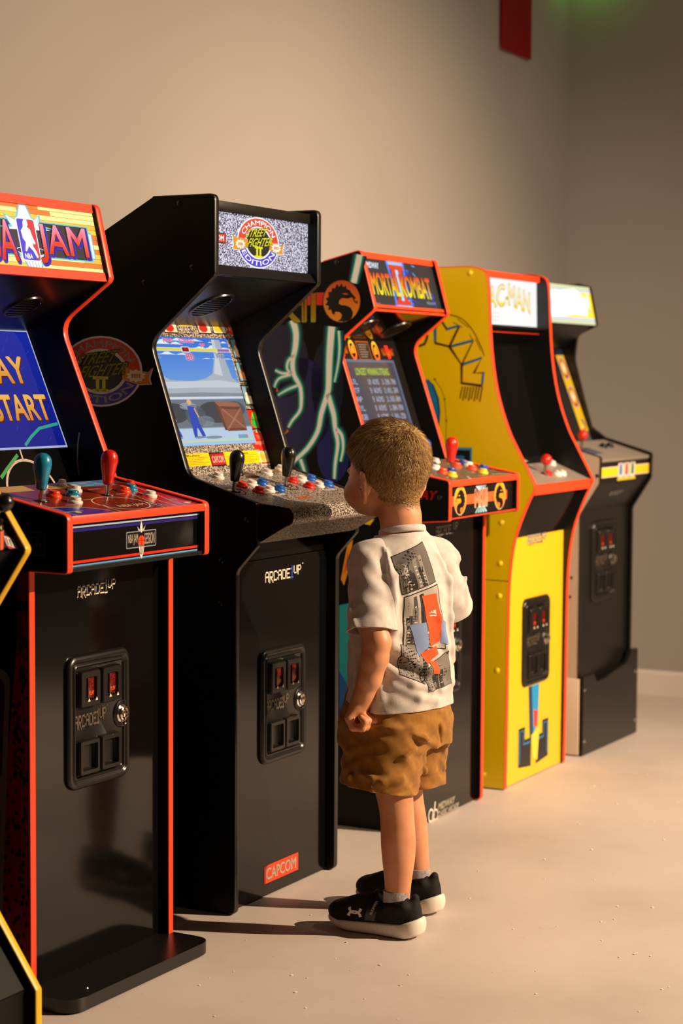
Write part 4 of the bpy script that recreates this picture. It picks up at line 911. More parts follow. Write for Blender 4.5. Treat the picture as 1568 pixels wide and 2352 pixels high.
    bolt_line([(752, 905), (766, 950), (770, 985), (776, 1020), (770, 1065), (768, 1100)], .018, .006); bolt_line([(778, 760), (780, 800), (776, 840), (768, 878)], .006, .003); bolt_line([(690, 1055), (700, 1085), (704, 1110)], .010, .004); bolt_line([(772, 985), (785, 1000), (788, 1030), (782, 1060)], .012, .004)
    bolt_line([(826, 585), (820, 615), (812, 650)], .020)
    a.rect(-.42, 1.428, -.20, 1.462, '#c02418', 6)
    p = a.px(724, 735); q_ = a.px(724, 688); h = .078
    a.text('MKII', p[0]-.20, p[1]-.004, p[0], p[1]+.070, '#0a0806', 7, .04); a.text('MKII', p[0]-.20, p[1]-.004, p[0], p[1]+.070, vgrad([(p[1], '#d8c01c'), (p[1]+.07, '#d87018')]), 8, .015)
    c = a.px(785, 692); emblem(a, c, .056, 9, 1, '#d88a1c', '#b8401c', ring='#160c08')
    for pth in ([(636, 890), (634, 900), (640, 898)], [(660, 985), (652, 1000), (664, 990)]): a.poly(from_pts(pth), '#c85a1c', 6)
    # flame colours under the deck
    a.poly([a.px(783, 1330), a.px(800, 1240), a.px(812, 1215), a.px(806, 1290), a.px(790, 1345)], '#d88a18', 2); a.poly([a.px(788, 1320), a.px(800, 1262), a.px(803, 1300)], '#d0501c', 3); a.poly([(-.10, .865), (.02, .87), (.0, .90), (-.06, .885)][:0] or [a.px(815, 1200), a.px(860, 1192), a.px(850, 1206)], '#d8b41c', 3)
    a.poly([a.px(779, 1390), a.px(830, 1380), a.px(820, 1560), a.px(808, 1600), a.px(779, 1610)], '#1f8a94', 2); a.poly([a.px(779, 1540), a.px(800, 1575), a.px(810, 1500), a.px(812, 1620), a.px(779, 1650)], '#1c4f94', 3); a.poly([a.px(779, 1625), a.px(800, 1630), a.px(790, 1700), a.px(779, 1690)], '#14307c', 4)
    t0 = a.px(1001, 1148); a.text('FATALITY', t0[0]-.20, t0[1], t0[0], t0[1]+.0225, '#c8201c', 2, .03, .35) if False else a.text('MIDWAY', t0[0]-.135, t0[1], t0[0], t0[1]+.0225, '#c8201c', 2, .03, .35)
    a.build(A_print)
    for p in ((1009, 1143), (789, 734), (773, 602)): u, v = a.px(*p); bolt(cab, -u, v, M_satin)
    return cab
build_lightning()

# ------------------------------------------------------------------ yellow cabinet
def build_yellow():
    cab = cabinet('pac', 5.319, 2.162, -1.04, 'bright yellow arcade cabinet with red edges and a white lit title panel')
    fr = smooth_path([(0, .004), (-.002, .20), (-.003, .42), (-.006, .62), (-.022, .75), (-.055, .845), (-.080, .898)], 4)+[Vector((-.0845, .907)), Vector((-.0845, .918))]+smooth_path([(-.080, .928), (-.033, 1.013), (.003, 1.083), (.039, 1.192), (.060, 1.321), (.069, 1.475), (.073, 1.525)], 4)+smooth_path([(.0745, 1.532), (.085, 1.550), (.12, 1.561), (.17, 1.563), (.24, 1.562)], 3)
    poly = fr+[Vector((.32, 1.545)), Vector((.475, 1.45)), Vector((.475, .004))]; i1 = len(fr)-1
    sp = sides(cab, poly, M_yel, M_red, i1)
    for x0, s_ in ((T, sp[0]), (W-T-.002, sp[1])): obj('inner_lining', prism_mesh('inner_lining', poly, x0, x0+.002), M_inner, s_)
    obj('back_panel', box_mesh('back_panel', T, W-T, .455, .467, .01, 1.44), M_inner, cab); board(cab, 'top_panel', (.12, 1.553), (.33, 1.530), .01, M_black)
    fp = board(cab, 'front_panel', (.008, .004), (.008, .752), .012, M_yelp)
    a = canvas(cab, 'front_print', (.008, 0), (.008, 1), fp)
    u0, v0 = a.px(1210, 1249); u1, _ = a.px(1256, 1240); logo(a, u0, v0-.002, u1, v0+.030, '#b8aca4', '#2a2414', '#2a3c78')
    # plain dark blue brackets and a tall blue bar below the coin door
    for s in (-1, 1):
        bx = .245+s*.12
        pts = [(bx-s*.0, .045), (bx-s*.0, .165), (bx-s*.05, .165), (bx-s*.05, .125), (bx-s*.10, .125), (bx-s*.10, .035)]
        a.poly([(p[0], p[1]) for p in pts], '#14161c', 1); a.stroke([(bx-s*.008, .055), (bx-s*.008, .155), (bx-s*.040, .155), (bx-s*.040, .112), (bx-s*.09, .112)], .006, '#1a7ab0', 2)
    a.poly([(.200, .285), (.250, .285), (.262, .15), (.215, .11)], '#143a5a', 3); a.poly([(.225, .285), (.285, .285), (.278, .17), (.240, .13)], '#1c8cc4', 4); a.poly([(.24, .21), (.275, .20), (.27, .15), (.245, .155)], '#d83a24', 5); a.poly([(.225, .13), (.29, .15), (.275, .045), (.235, .06)], '#e8c83a', 5)
    a.build(A_print); coin_door(cab, W/2+.002, .425, .008)
    board(cab, 'upper_front_panel', (.006, .755), (-.052, .884), .010, M_gloss)
    DA, DB = (-.080, .917), (.085, .985)
    deck = board(cab, 'control_deck', DA, DB, .012, M_deckgrey); q = inward((-.0835, .890), (-.0835, .920), .0); board(cab, 'deck_edge', (-.0800, .888), (-.0835, .918), .006, M_red)
    joystick(cab, DA, DB, .235, -.020, 'red', 'ball')
    for x, y, c in ((.135, .045, 'white'), (.245, -.028, 'red'), (.305, -.035, 'white'), (.345, -.035, 'white'), (.42, .03, 'white')): button(cab, DA, DB, x, y, c, .0145)
    a = canvas(cab, 'deck_print', DA, DB, deck); a.rect(T, .135, W-T, .178, '#141210', 1); a.rect(.10, .150, .30, .170, '#b8ac9c', 2); a.build(A_print)
    BA, BB = inward((.0, 1.0), (.085, 1.36), .09); board(cab, 'bezel', BA, BB, .010, mat('black_tinted_glass', '#020203', 0.25)); 
    UA, UB = BB, Vector((.074, 1.386)); board(cab, 'speaker_panel', UA, UB, .008, M_inner)
    MA, MB = (.108, 1.378), (.112, 1.545)
    mq = board(cab, 'marquee', MA, MB, .008, M_glass)
    a = canvas(cab, 'marquee_print', MA, MB, mq, off=.001)
    a.rect(T, .012, W-T, .160, '#f4f4f4', 0)
    def word(L, s, u0, u1, vb0, vb1, hgt):
        def fn(x, y): return (u0+(u1-u0)*x, vb0+(vb1-vb0)*x+hgt*y)
        a.text(s, 0, 0, 1, 1, '#7a8820', L, .05, fn=fn); a.text(s, 0, 0, 1, 1, '#f0d040', L+1, .03, fn=fn)
        def fn3(x, y): return (u0+(u1-u0)*x, vb0+(vb1-vb0)*x+hgt*(.12+.88*y))
        a.text(s, 0, 0, 1, 1, '#f4ead0', L+2, -.005, fn=fn3)
    word(2, 'PAC', .045, .215, .062, .078, .062); word(2, 'MAN', .245, .415, .082, .060, .062); a.rect(.222, .095, .240, .105, '#c8a020', 3)
    for k in range(3): a.rect(.10, .030+k*.011, .17, .0315+k*.011, '#b8bcc4', 1)
    a.build(A_warm)
    for z0, z1 in ((1.372, 1.392), (1.535, 1.555)): obj('marquee_frame', box_mesh('marquee_frame', T, W-T, .100, .109, z0, z1, bev=.001), M_red, cab)
    # lettering on the yellow side
    a = side_canvas(cab, 'side_print', sp[0]); dk, bl, ye = '#4a2408', '#1a6a94', '#c8a010'
    M1 = [(999, 752), (1000, 788), (1032, 796), (1055, 748), (1026, 756), (1014, 738)]; A1 = [(1032, 796), (1060, 838), (1086, 784)]; N1 = [(1060, 838), (1060, 880), (1106, 886), (1110, 856), (1088, 857), (1106, 822)]
    for sh in (M1, A1, N1):
        P = [a.px(*p) for p in sh]; a.stroke(P+[P[0]], .0085, dk, 2)
    for x0, x1 in (((1026, 756), (1055, 748)), ((1036, 795), (1086, 782)), ((1064, 837), (1106, 822)), ((998, 752), (999, 786)), ((1110, 856), (1107, 884))): a.stroke([a.px(*x0), a.px(*x1)], .007, bl, 3)
    a.stroke([a.px(*p) for p in ((962, 795), (975, 790), (981, 775), (980, 762))], .008, dk, 2)
    arc = [a.px(*p) for p in ((1030, 722), (1060, 732), (1085, 758), (1104, 795), (1112, 818))]; a.stroke([tuple(p) for p in smooth_path([Vector(p) for p in arc], 4)], .003, '#5a3a08', 2)
    for k, (p0, p1) in enumerate((((1040, 740), (1062, 752)), ((1078, 768), (1088, 784)), ((1092, 778), (1104, 806)), ((1050, 732), (1076, 752)))): a.stroke([a.px(*p0), a.px(*p1)], .002, '#5a3a08', 2)
    for k in range(8): x = 1056+k*6.5; a.stroke([a.px(x+6, 888), a.px(x, 915+(k*5) % 9)], .004, '#3a2404', 2)
    for k, (x, y) in enumerate(((998, 871), (1021, 917), (1025, 966))): a.ell(a.px(x, y), .003, .003, '#3a2808', 2)
    a.stroke([a.px(*p) for p in ((998, 871), (1014, 895), (1021, 917), (1025, 966), (1024, 1020))], .0015, '#6a4a08', 2)
    p0, p1 = a.px(1020, 1066), a.px(1084, 1028); a.rect(p0[0], p0[1]-.05, p1[0], p1[1], '#3a88a8', 2); a.rect(p0[0], p0[1]-.05, p1[0]-.006, p1[1]-.008, '#181410', 3); a.rect(p0[0], p0[1]-.05, p1[0]-.025, p1[1]-.025, '#1a6a94', 4); a.rect(p0[0]+.02, p0[1]-.05, p1[0]-.042, p1[1]-.04, '#a02018', 5)
    pb = [a.px(*p) for p in ((982, 870), (996, 884), (1008, 915), (1011, 945), (1008, 985), (1000, 1010), (970, 980))]; a.poly(pb, '#0c3a54', 2); a.poly([(p[0]-.006, p[1]) for p in pb], '#1a74a4', 3)
    p0, p1 = a.px(1110, 1331), a.px(1166, 1331); a.stroke([(p0[0], p0[1]), (p1[0]+.004, p0[1]-.001)], .002, '#4a3404', 2)
    a.build(A_print)
    for p in ((1079, 627), (1151, 1200), (1148, 1294), (1146, 1369), (1141, 1540), (1111, 1778)):
        u, v = a.px(*p); bolt(cab, -u, v, M_yel, .0095, h=.006)
    return cab
build_yellow()

# ------------------------------------------------------------------ last cabinet by the corner (grey sides, black riser)
def build_last():
    cab = cabinet('bt', 5.923, 2.155, -1.95, 'arcade cabinet with grey sides, glowing yellow and white title panel, nearest the corner')
    fr = rnd_poly([(0, .004), (0, .79, .03), (-.066, .895, .01), (-.068, .980, .010), (.105, 1.030, .02), (.155, 1.066, .02), (.185, 1.165, .05), (.222, 1.30, .08), (.212, 1.385, .03), (.139, 1.417, .008), (.167, 1.550, .010), (.21, 1.562, .01), (.475, 1.55), (.475, .004)])
    i1 = len(fr)-3
    sp = []
    for x0, m in ((0, M_grey), (W-T, M_black)):
        s = obj('side_panel', prism_mesh('side_panel', fr, x0, x0+T), m, cab); molding(fr, 0, i1, x0, x0+T, 'edge_band', M_rubber, s, .0015); sp.append(s)
    obj('back_panel', box_mesh('back_panel', T, W-T, .455, .467, .01, 1.54), M_inner, cab); board(cab, 'top_panel', (.18, 1.552), (.47, 1.540), .01, M_black)
    board(cab, 'front_panel', (.012, .004), (.012, .80), .012, M_satin); coin_door(cab, W/2-.004, .625, .012)
    # riser panel with its curved cut-out
    rz = [(-.0, .004), (W+.01, .004), (W+.01, .30, .006), (W-.045, .30, .01), (W-.09, .262, .03), (.17, .232, .02), (.12, .232, .01), (.09, .262, .012), (-.0, .262, .004)]
    obj('riser_panel', prism_mesh('riser_panel', [tuple(p) for p in rnd_poly(rz)], -.022, -.008, 'y'), M_satin, cab)
    bm = bmesh.new(); box(bm, -.004, .012, -.0075, .40, .004, .255, bev=.002); obj('riser_side', mesh_of(bm, 'riser_side', 35), M_grey, cab)
    for z in (.05, .22):
        for x in (.012, W-.008):
            o = obj('screw', cached('screw2', lambda: lathe_mesh('screw', [(0, .003), (.005, .0024), (.006, 0)], 12)), M_chrome, cab); o.location = (x, -.022, z); o.rotation_euler = (math.pi/2, 0, 0)
    DA, DB = (-.062, .972), (.105, 1.022)
    deck = board(cab, 'control_deck', DA, DB, .012, M_deckgrey)
    ap = board(cab, 'deck_apron', (-.058, .893), (-.060, .962), .010, M_satin); board(cab, 'under_apron', (.010, .800), (-.055, .892), .008, M_satin)
    a = canvas(cab, 'apron_print', (-.058, .893), (-.060, .962), ap); a.rect(T, .018, W-T, .052, '#e8ccb8', 1); a.rect(T, .021, W-T, .049, '#e0c818', 2)
    um = .262
    for k, (x, c) in enumerate(((-.055, '#3c7ab0'), (0, '#c83024'), (.055, '#2c7a40'))):
        a.rect(um+x-.025, .012, um+x+.025, .062, '#d8ccc4', 3, .008); a.rect(um+x-.012, .022, um+x+.012, .050, c, 4, .004); a.ell((um+x, .054), .010, .006, c, 5)
    a.rect(um-.085, .004, um+.085, .011, '#d8c010', 4); a.build(A_print)
    a = canvas(cab, 'maker_logo', (.010, .800), (-.055, .892), cab); logo(a, .19, .055, .31, .075, '#8a8480', '#141210', None); a.build(A_print)
    joystick(cab, DA, DB, .115, .045, 'red', 'ball'); button(cab, DA, DB, .07, .055, 'yellow', .0145); button(cab, DA, DB, .30, .04, 'black'); button(cab, DA, DB, .36, .04, 'black')
    a = canvas(cab, 'deck_print', DA, DB, deck); a.rect(.04, .115, .10, .16, '#d8b81c', 1); a.rect(.05, .05, .17, .11, '#4a4a6a', 1); a.build(A_print)
    BA, BB = inward((.105, 1.03), (.218, 1.33), .045); d = (BB-BA).normalized(); BA = BA-d*.02; BB = BB+d*.02
    bez = board(cab, 'bezel', BA, BB, .010, M_satin); A2, B2 = inward(BA+d*.06, BA+d*.30, -.0015); board(cab, 'screen', A2, B2, .003, M_glass, .115, W-.115)
    a = canvas(cab, 'bezel_print', BA, BB, bez); ro = random.Random(2)
    for x0, x1 in ((T+.004, .09), (W-.09, W-T-.004)):
        a.rect(x0, .06, x1, .345, '#d8b41c', 1); a.rect(x0, .34, x1, .375, '#142040', 2); a.rect(x0, .0, x1, .06, '#4a4c50', 2); xm = (x0+x1)/2
        for v in (.185, .29): a.ell((xm, v), .036, .042, '#b8a898', 2); a.ell((xm, v), .030, .036, '#a83428', 3); a.ell((xm, v+.003), .024, .028, '#cfa820', 4); a.ell((xm-.003, v+.002), .013, .018, '#e8dcc8', 5)
        for k in range(7): a.ell((xm+ro.uniform(-.02, .02), .05-k*.006+.05), .006, .006, ro.choice(['#e0d8cc', '#b83024', '#2a4a7a']), 3)
    a.build(A_print)
    board(cab, 'speaker_panel', BB, (.150, 1.419), .008, M_inner)
    MA, MB = inward((.139, 1.417), (.167, 1.550), .003); mq = board(cab, 'marquee', MA, MB, .010, M_glass)
    a = canvas(cab, 'marquee_print', MA, MB, mq, off=.001); h = (Vector(MB)-Vector(MA)).length
    a.rect(T, .001, W-T, h-.001, '#b4b890', 0); a.rect(T, .016, W-T, h-.016, '#a8b0d0', 1); a.rect(T, .024, W-T, h-.022, '#f4c818', 2)
    a.poly([(.03, .028), (.12, .022), (.30, .034), (.41, .030), (.425, .075), (.40, .10), (.33, .124), (.20, .112), (.03, .11)], '#fffbe8', 3); a.ell((.435, .085), .016, .026, '#fff4c0', 3); a.ell((.444, .050), .008, .008, '#d890c0', 3)
    a.text('ARCADE', .06, .045, .06, .045, '#fff', 4) if False else None
    a.build(A_hot)
    a = side_canvas(cab, 'side_hardware', sp[0]); u, v = a.px(1371, 1093); bolt(cab, -u, v, M_rubber)
    for p in ((1312, 1327), (1309, 1371)): u, v = a.px(*p); bolt(cab, max(.012, -u), v, M_rubber, .005)
    return cab
build_last()

# ------------------------------------------------------------------ nearest cabinet, cut by the left edge of the picture (yellow edges)
def build_near():
    cab = cabinet('near', 2.362, 2.200, -.5, 'black arcade cabinet with yellow edges, half out of view at the left')
    poly = rnd_poly([(-.128, .004), (-.128, .110, .006), (-.001, .288, .02), (0, .757, .02), (-.112, .918, .012), (.075, 1.185, .03), (.230, 1.36, .04), (.130, 1.43, .012), (.165, 1.58, .012), (.28, 1.58), (.475, 1.53), (.475, .004)])
    i1 = [i for i, p in enumerate(poly) if abs(p.x-.28) < 1e-6][0]
    sides(cab, poly, M_side, M_yedge, i1)
    obj('back_panel', box_mesh('back_panel', T, W-T, .455, .467, .01, 1.52), M_inner, cab); board(cab, 'top_panel', (.18, 1.572), (.47, 1.522), .01, M_black)
    board(cab, 'front_panel', (.020, .28), (.020, .78), .012, M_gloss); board(cab, 'kick_panel', (-.108, .004), (-.108, .110), .01, M_side); board(cab, 'toe_slope', (-.108, .112), (.018, .285), .01, M_side); coin_door(cab, W/2, .52, .020)
    board(cab, 'under_panel', (.020, .785), (-.088, .915), .01, M_satin)
    DA, DB = (-.090, .925), (-.005, 1.046)
    deck = board(cab, 'control_deck', DA, DB, .010, M_satin)
    a = canvas(cab, 'deck_print', DA, DB, deck)
    for p in ([(0, 1222), (8, 1218), (7, 1262), (0, 1264)],): a.poly([a.px(*q) for q in p], '#e0581c', 1)
    for p, c in (([(0, 1180), (8, 1210), (6, 1211), (0, 1195)], '#e88c1c'), ([(0, 1198), (4, 1216), (2, 1217), (0, 1212)], '#d8c070')): a.poly([a.px(*q) for q in p], c, 1)
    c = a.px(27, 1247); a.rect(c[0]-.018, c[1]-.012, c[0]+.016, c[1]+.014, '#a81c18', 2, .004)
    def fn(x, y): return (c[0]-.016+.030*x, c[1]+.012-.010*x-.020*(1-y))
    a.poly([(c[0]-.012, c[1]+.016), (c[0]+.014, c[1]+.004), (c[0]+.008, c[1]-.015), (c[0]-.018, c[1]-.004)], '#d8ccbc', 3)
    for k in range(3): a.stroke([(c[0]-.010+k*.007, c[1]+.011-k*.003), (c[0]-.014+k*.007, c[1]-.004-k*.003)], .003, '#3a2c28', 4)
    for k in range(7): a.poly([(.05+k*.05, .01), (.09+k*.05, .01), (.11+k*.045, .10), (.075+k*.05, .05)], '#d8581c', 1) if k < 6 else None
    a.build(A_print)
    bo = obj('bolt', cached('deckbolt', lambda: lathe_mesh('bolt', [(0, .004), (.004, .0035), (.006, 0)], 12)), M_chrome, cab)
    u, v = a.px(8, 1195); dd = (Vector(DB)-Vector(DA)).normalized(); bo.location = (u, DA[0]+dd.x*v, DA[1]+dd.y*v); bo.rotation_euler = deck_rot(DA, DB)
    SA, SB = (-.003, 1.048), (.10, 1.075); board(cab, 'control_shelf', SA, SB, .010, M_satin)
    j = joystick(cab, DA, DB, .446, -.058, 'black', 'ball', (.3*deck_rot(DA, DB)[0], 0))
    BA, BB = inward((.075, 1.10), (.230, 1.36), .04); board(cab, 'bezel', BA, BB, .01, M_satin); board(cab, 'speaker_panel', BB, (.138, 1.432), .008, M_inner)
    MA, MB = inward((.13, 1.43), (.165, 1.58), .012); mq = board(cab, 'marquee', MA, MB, .008, M_glass)
    a = canvas(cab, 'marquee_print', MA, MB, mq, off=.001); a.rect(T, .01, W-T, .14, '#c84a1c', 0); a.rect(.05, .04, W-.05, .11, '#e8c020', 1); a.build(A_lit)
    return cab
build_near()
# ------------------------------------------------------------------ the boy: signed-distance modelling on a voxel grid, meshed by surface nets
class Field:
    def __init__(s, lo, hi, h):
        s.lo = np.array(lo, float); s.h = h; s.n = np.ceil((np.array(hi)-s.lo)/h).astype(int)+1
        s.F = np.full(s.n, 1.0, np.float32)
    def sub(s, a, b, pad):
        i0 = np.clip(np.floor((np.minimum(a, b)-pad-s.lo)/s.h).astype(int), 0, s.n-1); i1 = np.clip(np.ceil((np.maximum(a, b)+pad-s.lo)/s.h).astype(int)+1, 1, s.n)
        sl = tuple(slice(p, q) for p, q in zip(i0, i1))
        g = np.meshgrid(*[s.lo[k]+s.h*np.arange(i0[k], i1[k]) for k in range(3)], indexing='ij', sparse=True)
        return sl, g
    def smin(s, sl, d, k):
        A = s.F[sl]
        if k <= 0: s.F[sl] = np.minimum(A, d); return
        hh = np.clip(.5+.5*(A-d)/k, 0, 1); s.F[sl] = A*(1-hh)+d*hh-k*hh*(1-hh)
    def cone(s, a, b, ra, rb, k=.012):
        a, b = np.array(a, float), np.array(b, float); sl, (X, Y, Z) = s.sub(a, b, max(ra, rb)+k+.02)
        ab = b-a; L2 = max(ab @ ab, 1e-9); t = np.clip(((X-a[0])*ab[0]+(Y-a[1])*ab[1]+(Z-a[2])*ab[2])/L2, 0, 1)
        d = np.sqrt((X-a[0]-t*ab[0])**2+(Y-a[1]-t*ab[1])**2+(Z-a[2]-t*ab[2])**2)-(ra+(rb-ra)*t); s.smin(sl, d, k)
    def chain(s, pts, k=.012):
        for (a, ra), (b, rb) in zip(pts, pts[1:]): s.cone(a, b, ra, rb, k)
    def ell(s, c, r, k=.012, yaw=0.0, cut=False, pitch=0.0):
        c, r = np.array(c, float), np.array(r, float); m = r.max(); sl, (X, Y, Z) = s.sub(c, c, m+k+.02)
        x, y, z = X-c[0], Y-c[1], Z-c[2]; cs, sn = math.cos(yaw), math.sin(yaw); x, y = x*cs-y*sn, x*sn+y*cs
        if pitch: cp, spn = math.cos(pitch), math.sin(pitch); y, z = y*cp+z*spn, -y*spn+z*cp
        k0 = np.sqrt((x/r[0])**2+(y/r[1])**2+(z/r[2])**2); k1 = np.sqrt((x/r[0]**2)**2+(y/r[1]**2)**2+(z/r[2]**2)**2)+1e-6
        d = k0*(k0-1)/k1
        if cut:
            A = s.F[sl]; hh = np.clip(.5-.5*(A+d)/max(k, 1e-6), 0, 1); s.F[sl] = A*(1-hh)-d*hh+k*hh*(1-hh)
        else: s.smin(sl, d, k)
    def ridge(s, pts, amp, w):
        for a, b in zip(pts, pts[1:]):
            a, b = np.array(a, float), np.array(b, float); sl, (X, Y, Z) = s.sub(a, b, w*2.6); ab = b-a; L2 = max(ab @ ab, 1e-9)
            t = np.clip(((X-a[0])*ab[0]+(Y-a[1])*ab[1]+(Z-a[2])*ab[2])/L2, 0, 1)
            d2 = (X-a[0]-t*ab[0])**2+(Y-a[1]-t*ab[1])**2+(Z-a[2]-t*ab[2])**2; s.F[sl] -= (amp*np.exp(-d2/(w*w))).astype(np.float32)
    def mesh(s, name, smooth=True):
        F = s.F; n = F.shape; C = np.stack([F[i:n[0]-1+i, j:n[1]-1+j, k:n[2]-1+k] < 0 for i in (0, 1) for j in (0, 1) for k in (0, 1)]); cnt = C.sum(0)
        act = np.argwhere((cnt > 0) & (cnt < 8)); idx = np.full((n[0]-1, n[1]-1, n[2]-1), -1, np.int32); idx[tuple(act.T)] = np.arange(len(act))
        off = np.array([(i, j, k) for i in (0, 1) for j in (0, 1) for k in (0, 1)]); V = np.stack([F[tuple((act+o).T)] for o in off], 1)
        S_ = np.zeros((len(act), 3)); W_ = np.zeros(len(act))
        for p in range(8):
            for q in range(p+1, 8):
                if abs(off[p]-off[q]).sum() != 1: continue
                a, b = V[:, p], V[:, q]; m = (a < 0) != (b < 0); t = np.where(m, a/np.where(m, a-b, 1), 0)
                S_ += np.where(m[:, None], off[p]+(off[q]-off[p])*t[:, None], 0); W_ += m
        P = s.lo+s.h*(act+S_/W_[:, None]); quads = []
        sg = F < 0
        for ax in range(3):
            u, v = (ax+1) % 3, (ax+2) % 3
            A = np.moveaxis(sg, (ax, u, v), (0, 1, 2)); ch = A[:-1, 1:-1, 1:-1] != A[1:, 1:-1, 1:-1]; e = np.argwhere(ch); fl = A[:-1, 1:-1, 1:-1][ch]
            I = np.moveaxis(idx, (ax, u, v), (0, 1, 2)); a0, b0, c0 = e[:, 0], e[:, 1], e[:, 2]
            q = np.stack([I[a0, b0, c0], I[a0, b0+1, c0], I[a0, b0+1, c0+1], I[a0, b0, c0+1]], 1); q[~fl] = q[~fl][:, ::-1]; quads.append(q)
        Q = np.concatenate(quads); Q = Q[(Q >= 0).all(1)]
        me = bpy.data.meshes.new(name); me.from_pydata(P.tolist(), [], Q.tolist())
        for p in me.polygons: p.use_smooth = smooth
        me.update(); return me
def bisect(me, plane_co, plane_no, keep=None):
    """cut the mesh by a plane and drop what lies on the normal's side (only faces for which keep(centre) is true)"""
    bm = bmesh.new(); bm.from_mesh(me)
    fs = [f for f in bm.faces if keep is None or keep(f.calc_center_median())]
    g = list({v for f in fs for v in f.verts})+list({e for f in fs for e in f.edges})+fs
    bmesh.ops.bisect_plane(bm, geom=g, plane_co=plane_co, plane_no=plane_no, clear_outer=True, clear_inner=False)
    bm.to_mesh(me); bm.free()
    for p in me.polygons: p.use_smooth = True
BOY = Vector((3.91, 1.84, 0.0))
boy = obj('person', None); boy.location = BOY; tag(boy, 'small boy in white printed T-shirt, tan shorts and black trainers, seen from behind', 'person')
TH_T, TH_H = math.radians(31), math.radians(22)      # the torso and the head are turned to his right
def tw(z): return math.radians(14)+(TH_T-math.radians(14))*min(1, max(0, (z-.50)/.22))
def tp(sx, fy, z, th=None):
    a = tw(z) if th is None else th; return (sx*math.cos(a)+fy*math.sin(a), -sx*math.sin(a)+fy*math.cos(a), z)
HC = np.array([-.002, .040, 0.0])
def hp(x, y, z): p = tp(x, y, z, TH_H); return (p[0]+HC[0], p[1]+HC[1], z)

# ---- body
B = Field((-.23, -.15, -.005), (.25, .22, 1.15), .003)
B.ell(hp(0, -.002, 1.040), (.0735, .090, .086), yaw=TH_H); B.ell(hp(0, -.025, 1.030), (.070, .066, .078), .02, TH_H)
B.ell(hp(0, .034, .985), (.064, .062, .062), .025, TH_H); B.ell(hp(0, .045, .953), (.050, .046, .030), .02, TH_H); B.ell(hp(0, .078, .937), (.020, .016, .014), .015, TH_H)
for sx in (-1, 1):
    B.ell(hp(sx*.038, .060, .972), (.028, .030, .029), .014, TH_H)                      # cheeks
    B.ell(hp(sx*.028, .082, 1.022), (.018, .010, .007), .010, TH_H)                     # brow
    B.ell(hp(sx*.029, .095, 1.006), (.014, .012, .009), .006, TH_H, cut=True)           # eye sockets
    B.ell(hp(sx*.030, .079, 1.005), (.011, .011, .009), .003, TH_H)                     # lids
B.cone(hp(0, .088, 1.008), hp(0, .099, .985), .006, .0095, .008); B.ell(hp(.008, .094, .981), (.006, .006, .005), .004, TH_H); B.ell(hp(-.008, .094, .981), (.006, .006, .005), .004, TH_H)
B.ell(hp(0, .089, .963), (.018, .007, .0045), .004, TH_H); B.ell(hp(0, .087, .954), (.015, .007, .0045), .004, TH_H); B.ell(hp(0, .098, .9585), (.017, .006, .0012), .002, TH_H, cut=True)
for sx in (-1, 1):                                                                        # ears
    e = lambda y, z, o=.0: hp(sx*(.071+o*1.1), y*1.15-.008, (z-.99)*1.12+.990)
    B.ell(e(-.004, .990, .006), (.006, .015, .025), .007, TH_H+sx*.55); rim = [e(.007, .972, .003), e(-.002, .962, .006), e(-.010, .968, .011), e(-.016, .984, .017), e(-.018, 1.002, .020), e(-.012, 1.015, .018), e(-.001, 1.018, .011), e(.007, 1.008, .004)]
    for a, b in zip(rim, rim[1:]): B.cone(a, b, .0046, .0046, .004)
    B.ell(e(-.002, .964, .005), (.006, .007, .009), .004, TH_H); B.ell(e(-.001, .993, .014), (.008, .009, .014), .003, TH_H+sx*.55, cut=True)
B.chain([((0, .012, .965), .043), ((.0, .006, .92), .0425), ((0, .002, .865), .044)], .02)
B.cone(tp(-.035, 0, .862), tp(-.088, 0, .818), .026, .034, .03); B.cone(tp(.035, 0, .862), tp(.088, 0, .818), .026, .034, .03)
B.ell(tp(0, -.002, .755), (.090, .062, .12), .03, TH_T); B.ell((0, .01, .60), (.088, .068, .12), .03, .3); B.ell((0, .008, .48), (.088, .072, .08), .03, .24)
SL, SR = tp(-.096, 0, .812), tp(.096, 0, .812)
B.chain([(SL, .033), ((-.134, .012, .71), .030), ((-.137, -.004, .655), .0305), ((-.139, .000, .62), .0300), ((-.139, .012, .575), .0265), ((-.138, .026, .54), .0220), ((-.137, .032, .525), .0205)], .008)
# left fist at his side
B.chain([((-.137, .033, .524), .0205), ((-.138, .040, .508), .0215)], .01)
for i, (fx, L) in enumerate(((-.163, .88), (-.147, 1.0), (-.131, 1.0), (-.116, .92))):
    kn = (fx, .054-abs(fx+.138)*.15, .487); B.cone((-.138+(fx+.138)*.55, .040, .510), kn, .0125, .0098, .008)
    p1 = (fx+.001, .040, .470-.003*L); p2 = (fx+.002, .018+.002*(1-L), .467); p3 = (fx+.003, .013, .482); p4 = (fx+.003, .022, .490)
    B.chain([(kn, .0096), (p1, .0092), (p2, .0086), (p3, .0080), (p4, .0074)], .0035)
B.chain([((-.118, .036, .516), .0115), ((-.104, .026, .500), .0098), ((-.112, .006, .486), .0088), ((-.126, .002, .480), .0078)], .005)
